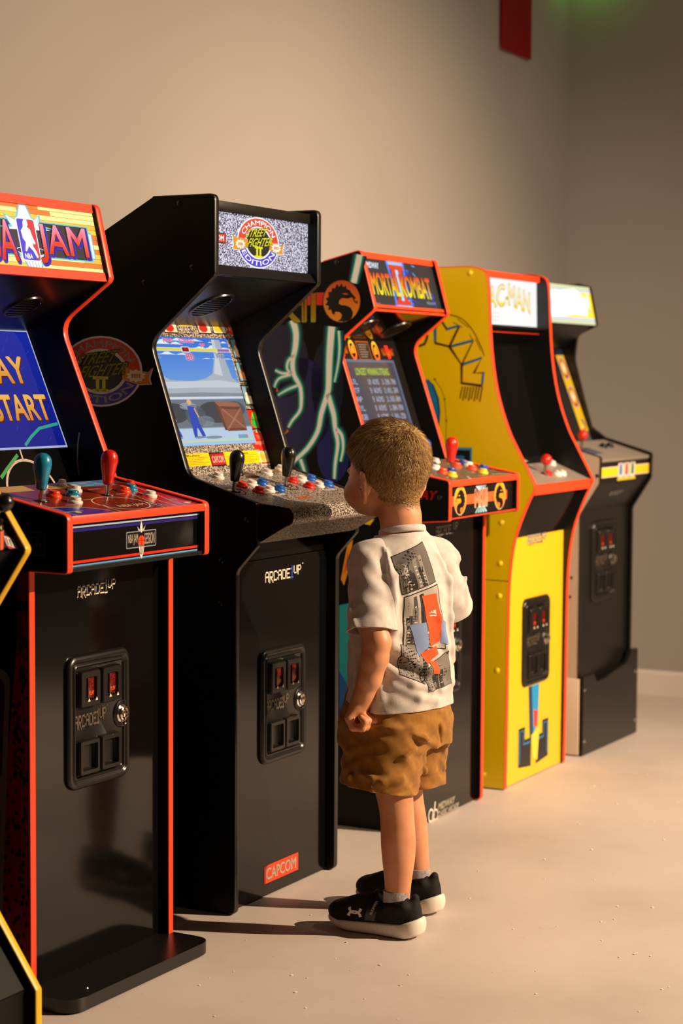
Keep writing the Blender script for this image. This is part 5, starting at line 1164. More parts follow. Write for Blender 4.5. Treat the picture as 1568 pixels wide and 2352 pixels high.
# right arm bent forward, hand closed in front of him
EL = (.152, -.062, .708); WR = (.205, .055, .668)
B.chain([(SR, .033), (EL, .0315), ((.172, -.020, .690), .0305), (WR, .021)], .014); B.chain([(WR, .0205), ((.208, .075, .664), .021)], .01)
for i, fx in enumerate((.228, .214, .200, .187)):
    kn = (fx, .104, .660+.004*(i-1.5)); B.cone((.208+(fx-.208)*.5, .075, .664), kn, .0125, .0098, .008)
    B.chain([(kn, .0096), ((fx, .116, .646), .0092), ((fx, .100, .634), .0086), ((fx, .088, .642), .0078)], .0035)
B.chain([((.192, .074, .656), .0112), ((.178, .092, .645), .0098), ((.186, .108, .640), .0086)], .005)
# legs
for sgn, J_ in ((-1, [(-.060, .002, .46), (-.080, -.012, .37), (-.092, -.032, .288), (-.095, -.040, .20), (-.097, -.0405, .12), (-.097, -.039, .075), (-.097, -.038, .05)]), (1, [(.062, .008, .46), (.082, .026, .37), (.098, .033, .285), (.101, .022, .20), (.103, .008, .12), (.103, .000, .075), (.103, -.002, .05)])):
    pth = smooth_path([Vector(p) for p in J_], 6); zr = [.05, .075, .10, .13, .17, .205, .24, .27, .30, .34, .37, .46]; rr_ = [.0262, .0250, .0258, .0290, .0345, .0372, .0362, .0358, .0375, .042, .046, .052]
    B.chain([(tuple(p), float(np.interp(p.z, zr, rr_))) for p in pth], .006)
for fx, fy, dx in ((-.097, -.038, .004), (.103, -.002, .030)):
    B.chain([((fx, fy, .055), .0285), ((fx, fy-.012, .035), .026)], .01); B.chain([((fx, fy, .05), .027), ((fx+dx*.5, fy+.06, .036), .024), ((fx+dx, fy+.12, .028), .020)], .015)
me = B.mesh('body'); del B
def skin_nodes(t, b):
    tc = nd(t, 'ShaderNodeTexCoord'); n = nd(t, 'ShaderNodeTexNoise'); n.inputs['Scale'].default_value = 22; n.inputs['Detail'].default_value = 4; t.links.new(tc.outputs['Object'], n.inputs['Vector'])
    r = ramp(t, [(0.3, '#c9855e'), (0.5, '#d19068'), (0.7, '#d79a74')]); t.links.new(n.outputs[0], r.inputs[0]); t.links.new(r.outputs[0], b.inputs['Base Color'])
    n2 = nd(t, 'ShaderNodeTexNoise'); n2.inputs['Scale'].default_value = 420; t.links.new(tc.outputs['Object'], n2.inputs['Vector'])
    bp = nd(t, 'ShaderNodeBump'); bp.inputs['Strength'].default_value = .12; bp.inputs['Distance'].default_value = .001; t.links.new(n2.outputs[0], bp.inputs['Height']); t.links.new(bp.outputs[0], b.inputs['Normal'])
M_skin = mat('skin', '#d79d7c', .46, sss=.22, spec=.4, nodes=skin_nodes)
body = obj('body', me, M_skin, boy)
sm = body.modifiers.new('smooth', 'SMOOTH'); sm.factor = .5; sm.iterations = 2
for sx in (-1, 1):
    c = hp(sx*.030, .0815, 1.004); e = obj('eye', lathe_mesh('eye', [(.0102*math.sin(a), -.0102*math.cos(a)) for a in [math.pi*k/10 for k in range(11)]], 16, 60), mat('eye_white', '#e4dcd4', .15), boy); e.location = c
    ir = obj('iris', lathe_mesh('iris', [(0, .0004), (.0045, .0002), (.005, -.0006)], 14), mat('iris_brown', '#3a2616', .1), e); ir.location = tp(0, .0100, 0, TH_H); ir.rotation_euler = (-math.pi/2, 0, -TH_H)
BVH_HEAD = BVHTree.FromPolygons([v.co for v in me.vertices], [p.vertices[:] for p in me.polygons])

# ---- shirt
def sdf_tube(Fd, z0, z1, prof, cfun, thfun, k=.02):
    """elliptic tube: prof = [(z, a, b)], centre cfun(z), twist thfun(z)"""
    sl, (X, Y, Z) = Fd.sub(np.array([-.24, -.24, z0]), np.array([.24, .24, z1]), 0); zz = Z.ravel()
    pz = [p[0] for p in prof]; a = np.interp(zz, pz, [p[1] for p in prof])[None, None, :]; b = np.interp(zz, pz, [p[2] for p in prof])[None, None, :]
    th = np.array([thfun(v) for v in zz])[None, None, :]; cx = np.array([cfun(v)[0] for v in zz])[None, None, :]; cy = np.array([cfun(v)[1] for v in zz])[None, None, :]
    x, y = X-cx, Y-cy; s_, f_ = x*np.cos(th)-y*np.sin(th), x*np.sin(th)+y*np.cos(th); n = 2.3
    q = ((np.abs(s_)/a)**n+(np.abs(f_)/b)**n)**(1/n); d = (q-1)*np.minimum(a, b)
    d = np.maximum(d, np.maximum(z0+.012-Z, Z-z1+.012)); Fd.smin(sl, d, k)
prof = [(.44, .128, .108), (.50, .127, .106), (.60, .121, .101), (.70, .117, .094), (.78, .111, .086), (.82, .099, .076), (.85, .080, .066), (.875, .058, .054), (.89, .050, .049), (.93, .049, .049)]
T_ = Field((-.215, -.17, .455), (.235, .16, .935), .0028); T2 = Field((-.215, -.17, .60), (.235, .16, .90), .0028)
sdf_tube(T_, .44, .925, prof, lambda z: (0.0, .004), tw)
for F_ in (T_, T2):
    F_.cone(tp(-.030, -.002, .872), tp(-.090, 0, .826), .022, .040, .02); F_.cone(tp(.030, -.002, .872), tp(.090, 0, .826), .022, .040, .02)
SLe, SRe = (-.138, .010, .655), (.160, -.055, .690)
T2.cone(tp(-.088, 0, .822), SLe, .045, .0535, .028); T2.cone(tp(.088, 0, .822), SRe, .045, .050, .028)
bk = lambda s_, z, o=0: tp(s_, -np.interp(z, [p[0] for p in prof], [p[2] for p in prof])*max(.15, 1-(abs(s_)/.125)**2.3)**(1/2.3)+o, z)
lt = lambda f_, z: tp(-np.interp(z, [p[0] for p in prof], [p[1] for p in prof])*max(.15, 1-(abs(f_)/.11)**2.3)**(1/2.3), f_, z)
for P_, am, w in (
    ([bk(-.098, .665), bk(-.060, .615), bk(-.015, .590), bk(.03, .583)], .0075, .012), ([bk(-.104, .600), bk(-.06, .562), bk(-.01, .545)], .0065, .011), ([bk(-.10, .635), bk(-.07, .60), bk(-.03, .572)], -.005, .010),
    ([bk(-.085, .80), bk(-.075, .74), bk(-.082, .68), bk(-.095, .63)], .007, .011), ([bk(-.060, .82), bk(-.052, .76), bk(-.055, .70)], -.004, .010), ([bk(.092, .79), bk(.082, .70), bk(.088, .60)], .006, .012),
    ([bk(.04, .70), bk(.055, .63), bk(.06, .56)], .003, .014), ([bk(-.02, .84), bk(-.06, .80), bk(-.09, .74)], .004, .012), ([bk(.06, .84), bk(.085, .78)], .005, .012), ([bk(0, .52), bk(-.05, .53), bk(-.10, .56)], .004, .012), ([bk(.02, .54), bk(.07, .55), bk(.1, .58)], .004, .012),
    ([lt(-.06, .70), lt(-.03, .62), lt(-.045, .53)], .006, .012), ([lt(.03, .66), lt(.015, .58), lt(.03, .52)], .006, .012), ([lt(-.01, .60), lt(-.01, .51)], -.004, .01),
    ([(-.135, .075, .80), (-.172, .050, .73), (-.19, .02, .68)], .006, .010), ([(-.115, .02, .87), (-.15, .0, .80), (-.155, -.035, .73), (-.15, -.045, .68)], .007, .010), ([(-.14, .035, .84), (-.178, .015, .77), (-.185, -.01, .70)], -.005, .010), ([(-.10, .01, .83), (-.118, -.03, .77), (-.12, -.045, .71)], -.005, .010), ([(-.09, .0, .86), (-.10, -.02, .80), (-.105, -.035, .75)], .006, .009),
    ([(.09, -.10, .85), (.125, -.105, .78), (.135, -.105, .72)], .006, .010), ([(.13, -.075, .85), (.165, -.085, .78), (.18, -.085, .72)], .005, .010), ([(.12, -.11, .76), (.145, -.11, .71)], -.004, .01)):
    T_.ridge(P_, am*1.5, w*.85); T2.ridge(P_, am*1.1, w*.9)
for F_ in (T_, T2):
    sl, (X, Y, Z) = F_.sub(F_.lo, F_.lo+F_.h*F_.n, 0); X, Y, Z = [g_[:n_] if k_ == 0 else (g_[:, :n_] if k_ == 1 else g_[:, :, :n_]) for k_, (g_, n_) in enumerate(zip((X, Y, Z), F_.n))]
    F_.F += (.0011*np.sin(X*95+Z*60+2*np.sin(Z*34+Y*20))+.0009*np.sin(Z*120-Y*80+1.7*np.sin(X*50))).astype(np.float32)
me = T_.mesh('shirt'); me2 = T2.mesh('sleeves'); del T_, T2
bisect(me, (0, -.05, .497), (0, -.06, -1)); bisect(me, (0, 0, .886), (.0, .12, 1))
dl = (Vector(SLe)-Vector(tp(-.088, 0, .822))).normalized(); dr = (Vector(SRe)-Vector(tp(.088, 0, .822))).normalized()
bisect(me2, Vector(SLe)-dl*.012+Vector((0, 0, .012)), dl+Vector((0, 0, -.25)), lambda c: c.x < 0)
bisect(me2, Vector(SRe)-dr*.008, dr, lambda c: c.x >= 0); bisect(me2, tp(-.045, 0, .85), Vector(tp(1, 0, .8, TH_T))*Vector((1, 1, 0)), lambda c: c.x < 0); bisect(me2, tp(.045, 0, .85), Vector(tp(-1, 0, .8, TH_T))*Vector((1, 1, 0)), lambda c: c.x >= 0)
bm = bmesh.new(); bm.from_mesh(me); bm.from_mesh(me2); bm.to_mesh(me); bm.free()
for p in me.polygons: p.use_smooth = True
def cloth_nodes(c0, c1, c2, wv):
    def f(t, b):
        tc = nd(t, 'ShaderNodeTexCoord'); n = nd(t, 'ShaderNodeTexNoise'); n.inputs['Scale'].default_value = 60; n.inputs['Detail'].default_value = 6; t.links.new(tc.outputs['Object'], n.inputs['Vector'])
        r = ramp(t, [(0.3, c0), (0.5, c1), (0.7, c2)]); t.links.new(n.outputs[0], r.inputs[0]); t.links.new(r.outputs[0], b.inputs['Base Color'])
        n2 = nd(t, 'ShaderNodeTexNoise'); n2.inputs['Scale'].default_value = wv; n2.inputs['Detail'].default_value = 3; t.links.new(tc.outputs['Object'], n2.inputs['Vector'])
        bp = nd(t, 'ShaderNodeBump'); bp.inputs['Strength'].default_value = .35; bp.inputs['Distance'].default_value = .0012; t.links.new(n2.outputs[0], bp.inputs['Height']); t.links.new(bp.outputs[0], b.inputs['Normal'])
        b.inputs['Sheen Weight'].default_value = .15
    return f
M_shirt = mat('white_jersey', '#dcd0c8', .85, spec=.25, nodes=cloth_nodes('#c0b6af', '#cbc1ba', '#d2c8c1', 700))
shirt = obj('t_shirt', me, M_shirt, boy)
sd = shirt.modifiers.new('thickness', 'SOLIDIFY'); sd.thickness = .0026; sd.offset = -1
sm = shirt.modifiers.new('smooth', 'SMOOTH'); sm.factor = .5; sm.iterations = 2
BV = BVHTree.FromPolygons([v.co for v in me.vertices], [p.vertices[:] for p in me.polygons])
def ring_tube(name, pts, r0, r1, m, parent, seg=10):
    """closed tube with elliptic section through pts"""
    P = [Vector(p) for p in pts]; n = len(P); rings = []; c = sum(P, Vector())/n
    for i in range(n):
        t = (P[(i+1) % n]-P[i-1]).normalized(); o = (P[i]-c); o = (o-t*o.dot(t)).normalized(); u = t.cross(o)
        rings.append([P[i]+o*r0*math.cos(2*math.pi*k/seg)+u*r1*math.sin(2*math.pi*k/seg) for k in range(seg)])
    bm = bmesh.new(); loft(bm, rings+[rings[0]], caps=False); bmesh.ops.remove_doubles(bm, verts=bm.verts, dist=1e-5); return obj(name, mesh_of(bm, name, 60), m, parent)
ring_tube('collar', [tp(.0505*math.cos(t), .003+.0495*math.sin(t), .889-.012*math.sin(t)) for t in [2*math.pi*k/36 for k in range(36)]], .0034, .0080, M_shirt, shirt)
def wrap_print(name, polys, bvh, origin, ax_u, ax_v, ray, parent, m, off=.0009, cell=.006):
    """printed shapes laid on a curved surface: polygons in (u,v), cut into a fine grid and dropped along `ray` onto the surface"""
    bm = bmesh.new(); cl = bm.loops.layers.float_color.new('Col'); O, U, V_, R_ = Vector(origin), Vector(ax_u), Vector(ax_v), Vector(ray)
    for pts, col, layer in polys:
        b2 = bmesh.new(); vs = [b2.verts.new((p[0], p[1], 0)) for p in pts]
        for t in tessellate_polygon([[Vector((p[0], p[1], 0)) for p in pts]]):
            try: b2.faces.new([vs[i] for i in t])
            except ValueError: pass
        us = [p[0] for p in pts]; ws = [p[1] for p in pts]
        for lo, hi, no in ((min(us), max(us), (1, 0, 0)), (min(ws), max(ws), (0, 1, 0))):
            x = lo+cell
            while x < hi:
                bmesh.ops.bisect_plane(b2, geom=b2.verts[:]+b2.edges[:]+b2.faces[:], plane_co=(x*no[0], x*no[1], 0), plane_no=no); x += cell
        mp = {}
        for v in b2.verts:
            o = O+U*v.co.x+V_*v.co.y; h = bvh.ray_cast(o, R_); mp[v] = None if h[0] is None else bm.verts.new(h[0]-R_.normalized()*(off+layer*.0002)+h[1]*.0002)
        c = lin(col)
        for f in b2.faces:
            w = [mp[v] for v in f.verts]
            if any(q is None for q in w): continue
            if max(a.co.y for a in w)-min(a.co.y for a in w) > .05: continue
            try: g = bm.faces.new(w)
            except ValueError: continue
            g.smooth = True
            for l in g.loops: l[cl] = c
        b2.free()
    me = bpy.data.meshes.new(name); bm.to_mesh(me); bm.free(); return obj(name, me, m, parent)
def quad(p0, p1, p2, p3, x, y):
    a = (p0[0]+(p1[0]-p0[0])*x, p0[1]+(p1[1]-p0[1])*x); b = (p3[0]+(p2[0]-p3[0])*x, p3[1]+(p2[1]-p3[1])*x); return (a[0]+(b[0]-a[0])*y, a[1]+(b[1]-a[1])*y)
A_cloth = art_mat('screen_print_ink', .8, spec=.2)
pol = []; rp = random.Random(21)
panels = [[(-.050, .757), (.034, .782), (.016, .868), (-.066, .838)], [(-.056, .648), (.056, .632), (.038, .774), (-.046, .750)], [(-.070, .585), (-.010, .560), (.004, .640), (-.064, .648)], [(.002, .541), (.078, .552), (.066, .625), (-.012, .590)]]
for i, Pn in enumerate(panels):
    c = [sum(p[k] for p in Pn)/4 for k in (0, 1)]
    pol.append(([(c[0]+(p[0]-c[0])*1.035, c[1]+(p[1]-c[1])*1.035) for p in Pn], '#1e1a18', 0)); pol.append((Pn, ('#6a645e', '#b4aaa0', '#8c857e', '#7c766e')[i], 1))
    for k in range((9, 10, 4, 5)[i]):      # blocky skyline tones
        x0 = rp.random()*.86; w = rp.uniform(.06, .16); y1 = rp.uniform(.35, .98); x1 = min(.99, x0+w); g = rp.choice(['#3a3632', '#524c48', '#84807a', '#a49c94', '#2a2624', '#948c84'])
        pol.append(([quad(*Pn, x0, .01), quad(*Pn, x1, .01), quad(*Pn, x1, y1), quad(*Pn, x0, y1)], g, 2))
        for r in range(int(y1*9)):
            if rp.random() < .5: pol.append(([quad(*Pn, x0+w*.2, .04+r*.1), quad(*Pn, min(.99, x0+w*.7), .04+r*.1), quad(*Pn, min(.99, x0+w*.7), .07+r*.1), quad(*Pn, x0+w*.2, .07+r*.1)], rp.choice(['#cac2b8', '#38342f']), 3))
# plain colour blocks in the second and third panel
for pts, c in (([(-.006, .752), (.034, .756), (.046, .690), (.004, .690)], '#d8582c'), ([(.006, .690), (.044, .690), (.040, .648), (.012, .640)], '#d8582c'), ([(-.040, .690), (.002, .694), (.008, .640), (-.022, .622)], '#7f92bc'), ([(.042, .700), (.060, .690), (.066, .640), (.044, .645)], '#7f92bc'), ([(-.018, .628), (.030, .640), (.034, .622), (-.002, .602)], '#d8582c'), ([(.004, .610), (.030, .604), (.034, .578), (.014, .580)], '#d8582c'), ([(.012, .716), (.030, .720), (.032, .706), (.014, .704)], '#efe6da')): pol.append((pts, c, 5))
Rv = Vector(tp(0, 1, .7, TH_T)); Rv.z = 0; Uv = Vector(tp(1, 0, .7, TH_T)); Uv.z = 0
wrap_print('printed_panels', pol, BV, -Rv*.5, Uv, (0, 0, 1), Rv, shirt, A_cloth)

# ---- shorts
G = Field((-.20, -.16, .27), (.215, .18, .56), .0028)
sdf_tube(G, .40, .56, [(.40, .134, .116), (.46, .132, .120), (.52, .118, .106), (.56, .108, .095)], lambda z: (.0, .012+(.5-z)*.04), lambda z: math.radians(14), .02)
for cx, cy, hx, hy, hz in ((-.062, .012, -.094, .012, .290), (.066, .020, .094, .026, .285)):
    sdf_tube(G, .275, .475, [(.275, .078, .089), (.33, .077, .089), (.40, .074, .092), (.47, .07, .09)], (lambda cx, cy, hx, hy: lambda z: (hx+(cx-hx)*(z-.29)/.16, hy+(cy-hy)*(z-.29)/.16))(cx, cy, hx, hy), lambda z: math.radians(8), .018)
for P_, am, w in (([(-.155, .05, .46), (-.165, .0, .42), (-.155, -.06, .40), (-.10, -.09, .42)], .006, .012), ([(-.13, -.07, .46), (-.08, -.10, .44), (-.03, -.10, .42)], .006, .011), ([(-.165, .03, .37), (-.16, -.03, .35), (-.13, -.075, .36)], .006, .011), ([(-.15, .07, .44), (-.165, .05, .36), (-.168, .05, .30)], .006, .012),
    ([(-.05, -.08, .40), (-.03, -.078, .36), (-.03, -.075, .31)], .006, .010), ([(-.168, -.005, .40), (-.172, -.01, .34), (-.168, -.015, .29)], .005, .010), ([(-.12, -.08, .36), (-.09, -.082, .33), (-.06, -.08, .31)], -.005, .010), ([(.03, -.09, .44), (.06, -.085, .40), (.10, -.06, .37)], .006, .011), ([(.09, -.065, .40), (.12, -.05, .36)], .006, .010), ([(.06, -.07, .36), (.09, -.065, .33), (.13, -.03, .32)], -.005, .010), ([(-.02, -.10, .46), (-.005, -.095, .42)], -.006, .007), ([(.12, -.07, .48), (.13, -.05, .42)], .005, .011), ([(-.16, .04, .52), (-.168, .03, .46), (-.166, -.01, .44)], .007, .010)):
    G.ridge(P_, am*1.4, w*.9)
sl, (X, Y, Z) = G.sub(G.lo, G.lo+G.h*G.n, 0)
G.F += (.0010*np.sin(X*110+Z*90+2*np.sin(Z*44+Y*30))+.0009*np.sin(Z*140-Y*100+1.7*np.sin(X*60))+.0016*np.exp(-((Z-.330-.1*(X+.1)*(X<0))/.0035)**2)).astype(np.float32)
me = G.mesh('shorts'); del G
bisect(me, (-.09, 0, .321), (-.12, .09, -1), lambda c: c.x < 0 and c.z < .40); bisect(me, (.09, 0, .306), (.06, .05, -1), lambda c: c.x >= 0 and c.z < .40); bisect(me, (0, 0, .545), (0, 0, 1))
M_shorts = mat('tan_cotton_twill', '#a8773a', .85, spec=.2, nodes=cloth_nodes('#8a5c22', '#98682a', '#a27232', 900))
shorts = obj('shorts', me, M_shorts, boy); sd = shorts.modifiers.new('thickness', 'SOLIDIFY'); sd.thickness = .003; sd.offset = -1; sm = shorts.modifiers.new('smooth', 'SMOOTH'); sm.factor = .5; sm.iterations = 2

# ---- trainers
def mirror_x(me):
    m2 = me.copy(); m2.transform(Matrix.Scale(-1, 4, (1, 0, 0))); m2.flip_normals(); return m2
S1 = Field((-.07, -.135, -.004), (.07, .15, .125), .002)
S1.ell((0, .075, .036), (.037, .052, .030), .02); S1.ell((0, .02, .046), (.033, .062, .040), .02); S1.ell((0, -.055, .050), (.0325, .045, .046), .02); S1.cone((0, -.082, .05), (0, -.088, .088), .020, .010, .012); S1.cone((0, .01, .06), (0, -.012, .090), .022, .016, .014)
for sx in (-1, 1): S1.cone((sx*.021, -.07, .07), (sx*.021, -.035, .066), .013, .012, .01)
S1.ell((0, -.040, .104), (.030, .044, .048), .004, cut=True); S1.ell((0, .11, -.002), (.06, .05, .012), .004, cut=True)
up = S1.mesh('upper'); del S1
S2 = Field((-.07, -.145, -.008), (.07, .155, .08), .002)
sl, (X, Y, Z) = S2.sub(S2.lo, S2.lo+S2.h*S2.n, 0)
def capd(a, b, ra, rb):
    a, b = np.array(a), np.array(b); ab = b-a; t = np.clip(((X-a[0])*ab[0]+(Y-a[1])*ab[1])/(ab @ ab), 0, 1); return np.sqrt((X-a[0]-t*ab[0])**2+(Y-a[1]-t*ab[1])**2)-(ra+(rb-ra)*t)
d = np.minimum(np.minimum(capd((0, -.075), (0, .0), .0335, .0305), capd((0, .0), (.003, .065), .0305, .0395)), capd((.003, .065), (.002, .092), .0395, .031))
yy = np.linspace(-.145, .155, 61); zt = np.interp(yy, [-.12, -.10, -.07, -.03, .03, .08, .125], [.056, .046, .034, .030, .027, .025, .030]); zb = np.interp(yy, [-.13, -.105, -.075, .05, .09, .125], [.024, .010, .002, .002, .005, .016])
Zt = np.interp(Y.ravel(), yy, zt)[None, :, None]; Zb = np.interp(Y.ravel(), yy, zb)[None, :, None]
dz = np.maximum(Z-Zt, Zb-Z); bul = .004*np.sin(np.clip((Z-Zb)/(Zt-Zb), 0, 1)*math.pi); e0, e1 = np.maximum(d-bul+.004, -.02), np.maximum(dz+.004, -.02)
S2.F[...] = np.where((e0 > 0) & (e1 > 0), np.sqrt(np.maximum(e0, 0)**2+np.maximum(e1, 0)**2), np.maximum(e0, e1))-.004
for k in range(8):
    y0 = -.06+k*.012
    for sx in (-1, 1): S2.ridge([(sx*.036, y0, .014), (sx*.037, y0+.010, .026)], -.0035, .0024)
so = S2.mesh('sole'); del S2
M_up = mat('black_knit', '#100f0e', .75, spec=.3, nodes=noise_nodes(90, 2, [(0.35, '#0b0a0a'), (0.7, '#1b1917')], bump=.5, bscale=900, bdist=.001))
M_sole = mat('white_foam_sole', '#e2d8cc', .55); M_strap = mat('black_strap', '#0c0b0b', .35); M_sock = mat('grey_knit_sock', '#a8a2a6', .9, nodes=noise_nodes(300, 2, [(0.35, '#8c868c'), (0.65, '#bcb4b8')], bump=.5, bscale=500, bdist=.001, stretch=(3, 3, .4)))
BVU = BVHTree.FromPolygons([v.co for v in up.vertices], [p.vertices[:] for p in up.polygons])
def shoe(x, y, rz, sock, outer):
    s = obj('shoe', up, M_up, boy); s.location = (x, y, 0); s.rotation_euler = (0, 0, rz); s['label'] = 'black trainer with white sole'
    sl_ = obj('sole', so, M_sole, s)
    # strap over the instep, hugging the upper
    bm = bmesh.new(); rings = []
    for k in range(15):
        a = math.radians(-12+k*204/14); dirv = Vector((math.cos(a), 0, math.sin(a))); pr = []
        for yo in (-.012, .012):
            yb = .006+yo-.010*math.sin(a); o = Vector((0, yb, .040)); h = BVU.ray_cast(o, dirv); r = (h[0]-o).length if h[0] else .03
            pr.append((o, r))
        q = [o+dirv*(r+e) for (o, r), e in ((pr[0], .0002), (pr[0], .0030), (pr[1], .0030), (pr[1], .0002))]; rings.append(q)
    loft(bm, rings); st_ = obj('strap', mesh_of(bm, 'strap', 40), M_strap, s)
    bs = BVHTree.FromPolygons([v.co for v in st_.data.vertices], [p.vertices[:] for p in st_.data.polygons]); gl_ = []; z0_ = .076
    for i, ch in enumerate('ARMOUR'):
        for r, bits in enumerate(GLYPH[ch]):
            for c_ in range(5):
                if bits >> (4-c_) & 1:
                    za = z0_-(i*6+c_)*.00085; ya = -.006+(za-.076)*-.35-(r-3)*.0009
                    gl_.append(([(ya, za), (ya-.0009, za), (ya-.0009, za-.00085), (ya, za-.00085)], '#c8c0b8', 1))
    wrap_print('strap_lettering', gl_, bs, (outer*.3, 0, 0), (0, 1, 0), (0, 0, 1), (-outer, 0, 0), st_, A_cloth, off=.0004, cell=.01)
    # emblem on the outer side: an upright and an inverted arch crossing
    pl = []
    def stroke2(pts, w0, w1):
        L, R = [], []
        for i, p in enumerate(pts):
            a = Vector(pts[max(0, i-1)]); b = Vector(pts[min(len(pts)-1, i+1)]); dd = (b-a).normalized(); qn = Vector((-dd.y, dd.x)); w = w0+(w1-w0)*abs(i/(len(pts)-1)*2-1); L.append(tuple(Vector(p)+qn*w/2)); R.append(tuple(Vector(p)-qn*w/2))
        for i in range(len(pts)-1): pl.append(([L[i], L[i+1], R[i+1], R[i]], '#e8e0d8', 1))
    cx_, cz_ = .044, .047
    stroke2([(cx_+.0145*math.cos(t), cz_+.0110-.0135*math.sin(t)) for t in [math.radians(8+k*16.4) for k in range(11)]], .003, .0075)
    stroke2([(cx_+.0145*math.cos(t), cz_-.0110+.0135*math.sin(t)) for t in [math.radians(8+k*16.4) for k in range(11)]], .003, .0075)
    for sx in (outer,):
        wrap_print('emblem', pl, BVU, (sx*.3, 0, 0), (0, 1, 0), (0, 0, 1), (-sx, 0, 0), s, A_cloth, off=.0006, cell=.004)
    bm = bmesh.new(); ox, oy = sock
    loft(bm, [[(ox*t+(.0275+dr)*math.cos(a), -.042+oy*t+(.0290+dr)*math.sin(a), z) for a in [2*math.pi*k/24 for k in range(24)]] for z, dr, t in ((.050, .002, 0), (.066, .0015, .3), (.085, .0008, .7), (.100, .0004, 1), (.1005, -.003, 1))], caps=False)
    obj('sock', mesh_of(bm, 'sock', 60), M_sock, s)
    return s
shoe(-.098, .004, math.radians(-2), (0, .0), -1); shoe(.106, .044, math.radians(-9), (0, .0), 1)

# ---- hair: short, longer on top, whorl at the crown
CR = np.array([.012, -.052, 1.098])                                           # crown whorl, head frame
def hairline(x, y, z):
    """signed 'inside hair' measure in the head frame; > 0 on the scalp"""
    back = np.clip((.02-y)/.10, 0, 1)
    low = 1.052-.098*np.clip((.030-y)/.060, 0, 1)**.8-.012*np.clip((-.03-y)/.05, 0, 1)            # lower border sinks from temple to nape
    low = np.where(y > .028, 1.052+.10*(y-.028), low)
    ear = np.exp(-(((y+.012)/.022)**2+((z-.988)/.035)**2))*(np.abs(x) > .05)+2*(np.abs(x) > .0765)*(z < 1.026)*(np.abs(y+.012) < .026)
    return (z-low)/.02-ear*2.2
vn = np.array([v.co[:] for v in body.data.vertices]); nn = np.array([v.normal[:] for v in body.data.vertices])
def to_head(P): q = P-HC; c, s_ = math.cos(TH_H), math.sin(TH_H); return np.stack([q[:, 0]*c-q[:, 1]*s_, q[:, 0]*s_+q[:, 1]*c, q[:, 2]], 1)
H_ = to_head(vn); hl = hairline(H_[:, 0], H_[:, 1], H_[:, 2]); hl[vn[:, 2] < .93] = -9
# base cap lying just over the scalp
bm = bmesh.new(); bm.from_mesh(body.data); bm.verts.ensure_lookup_table()
dead = [v for v in bm.verts if hl[v.index] < .25]; bmesh.ops.delete(bm, geom=dead, context='VERTS')
hv = np.array([v.co[:] for v in bm.verts])
for v in bm.verts:
    q = to_head(np.array([v.co[:]]))[0]; g = float(hairline(q[0], q[1], q[2])); top = min(1, max(0, (q[2]-1.04)/.06)); v.co += v.normal*(.0004+.0035*min(1, max(0, (g-.2)/2))+.003*top)
mh = bpy.data.meshes.new('hair'); bm.to_mesh(mh); bm.free()
for p in mh.polygons: p.use_smooth = True
M_scalp = mat('hair_base', '#6a4a26', .7, nodes=noise_nodes(180, 3, [(0.3, '#402a12'), (0.6, '#6a4a26')], bump=.5, bscale=500, bdist=.001))
hair = obj('hair', mh, M_scalp, boy)
rng = np.random.default_rng(5); fa = [p for p in body.data.polygons if min(hl[i] for i in p.vertices) > -.35]
tri = np.array([[q[0], q[k], q[k+1]] for q in (p.vertices[:] for p in fa) for k in range(1, len(q)-1)]); A0, A1, A2 = vn[tri[:, 0]], vn[tri[:, 1]], vn[tri[:, 2]]
ar = np.linalg.norm(np.cross(A1-A0, A2-A0), axis=1); N = 34000; ti = rng.choice(len(tri), N, p=ar/ar.sum()); r1, r2 = rng.random(N), rng.random(N); m_ = r1+r2 > 1; r1[m_], r2[m_] = 1-r1[m_], 1-r2[m_]
P0 = A0[ti]+(A1-A0)[ti]*r1[:, None]+(A2-A0)[ti]*r2[:, None]; Nn = nn[tri[ti, 0]]; Q = to_head(P0); g = hairline(Q[:, 0], Q[:, 1], Q[:, 2]); keep = rng.random(N) < np.clip((g+.35)/.8, 0, 1); P0, Nn, Q, g = P0[keep], Nn[keep], Q[keep], g[keep]; N = len(P0)
c, s_ = math.cos(TH_H), math.sin(TH_H); NH = np.stack([Nn[:, 0]*c-Nn[:, 1]*s_, Nn[:, 0]*s_+Nn[:, 1]*c, Nn[:, 2]], 1)
rad = Q-CR; dist = np.linalg.norm(rad, axis=1); rad /= dist[:, None]+1e-6; rad -= NH*(rad*NH).sum(1)[:, None]; rad /= np.linalg.norm(rad, axis=1)[:, None]+1e-6
sw = np.cross(NH, rad); flow = rad+sw*(.8*np.exp(-dist/.03)+.15)[:, None]; fwd = np.array([0, 1.0, -.1]); topm = np.clip((Q[:, 2]-1.07)/.05, 0, 1)*np.clip((Q[:, 1]+.02)/.05, 0, 1); flow += fwd*topm[:, None]*.6; flow += rng.normal(0, .16, flow.shape)+.22*np.stack([np.sin(Q[:, 1]*260+Q[:, 2]*170), np.sin(Q[:, 0]*240-Q[:, 2]*150), np.sin(Q[:, 0]*190+Q[:, 1]*230)], 1)
flow -= NH*(flow*NH).sum(1)[:, None]; flow /= np.linalg.norm(flow, axis=1)[:, None]+1e-6
top = np.clip((Q[:, 2]-.985)/.10, 0, 1); Ln = (.0055+.021*top)*np.clip(.35+.5*g, .35, 1)*rng.uniform(.7, 1.25, N); front = np.clip((Q[:, 1]-.055)/.03, 0, 1)
lift = .42+.22*top+.55*front*topm
d0 = flow*(1-.4*lift)[:, None]+NH*lift[:, None]; d0 /= np.linalg.norm(d0, axis=1)[:, None]; d1 = flow+NH*(.05+.5*front*topm)[:, None]; d1 /= np.linalg.norm(d1, axis=1)[:, None]
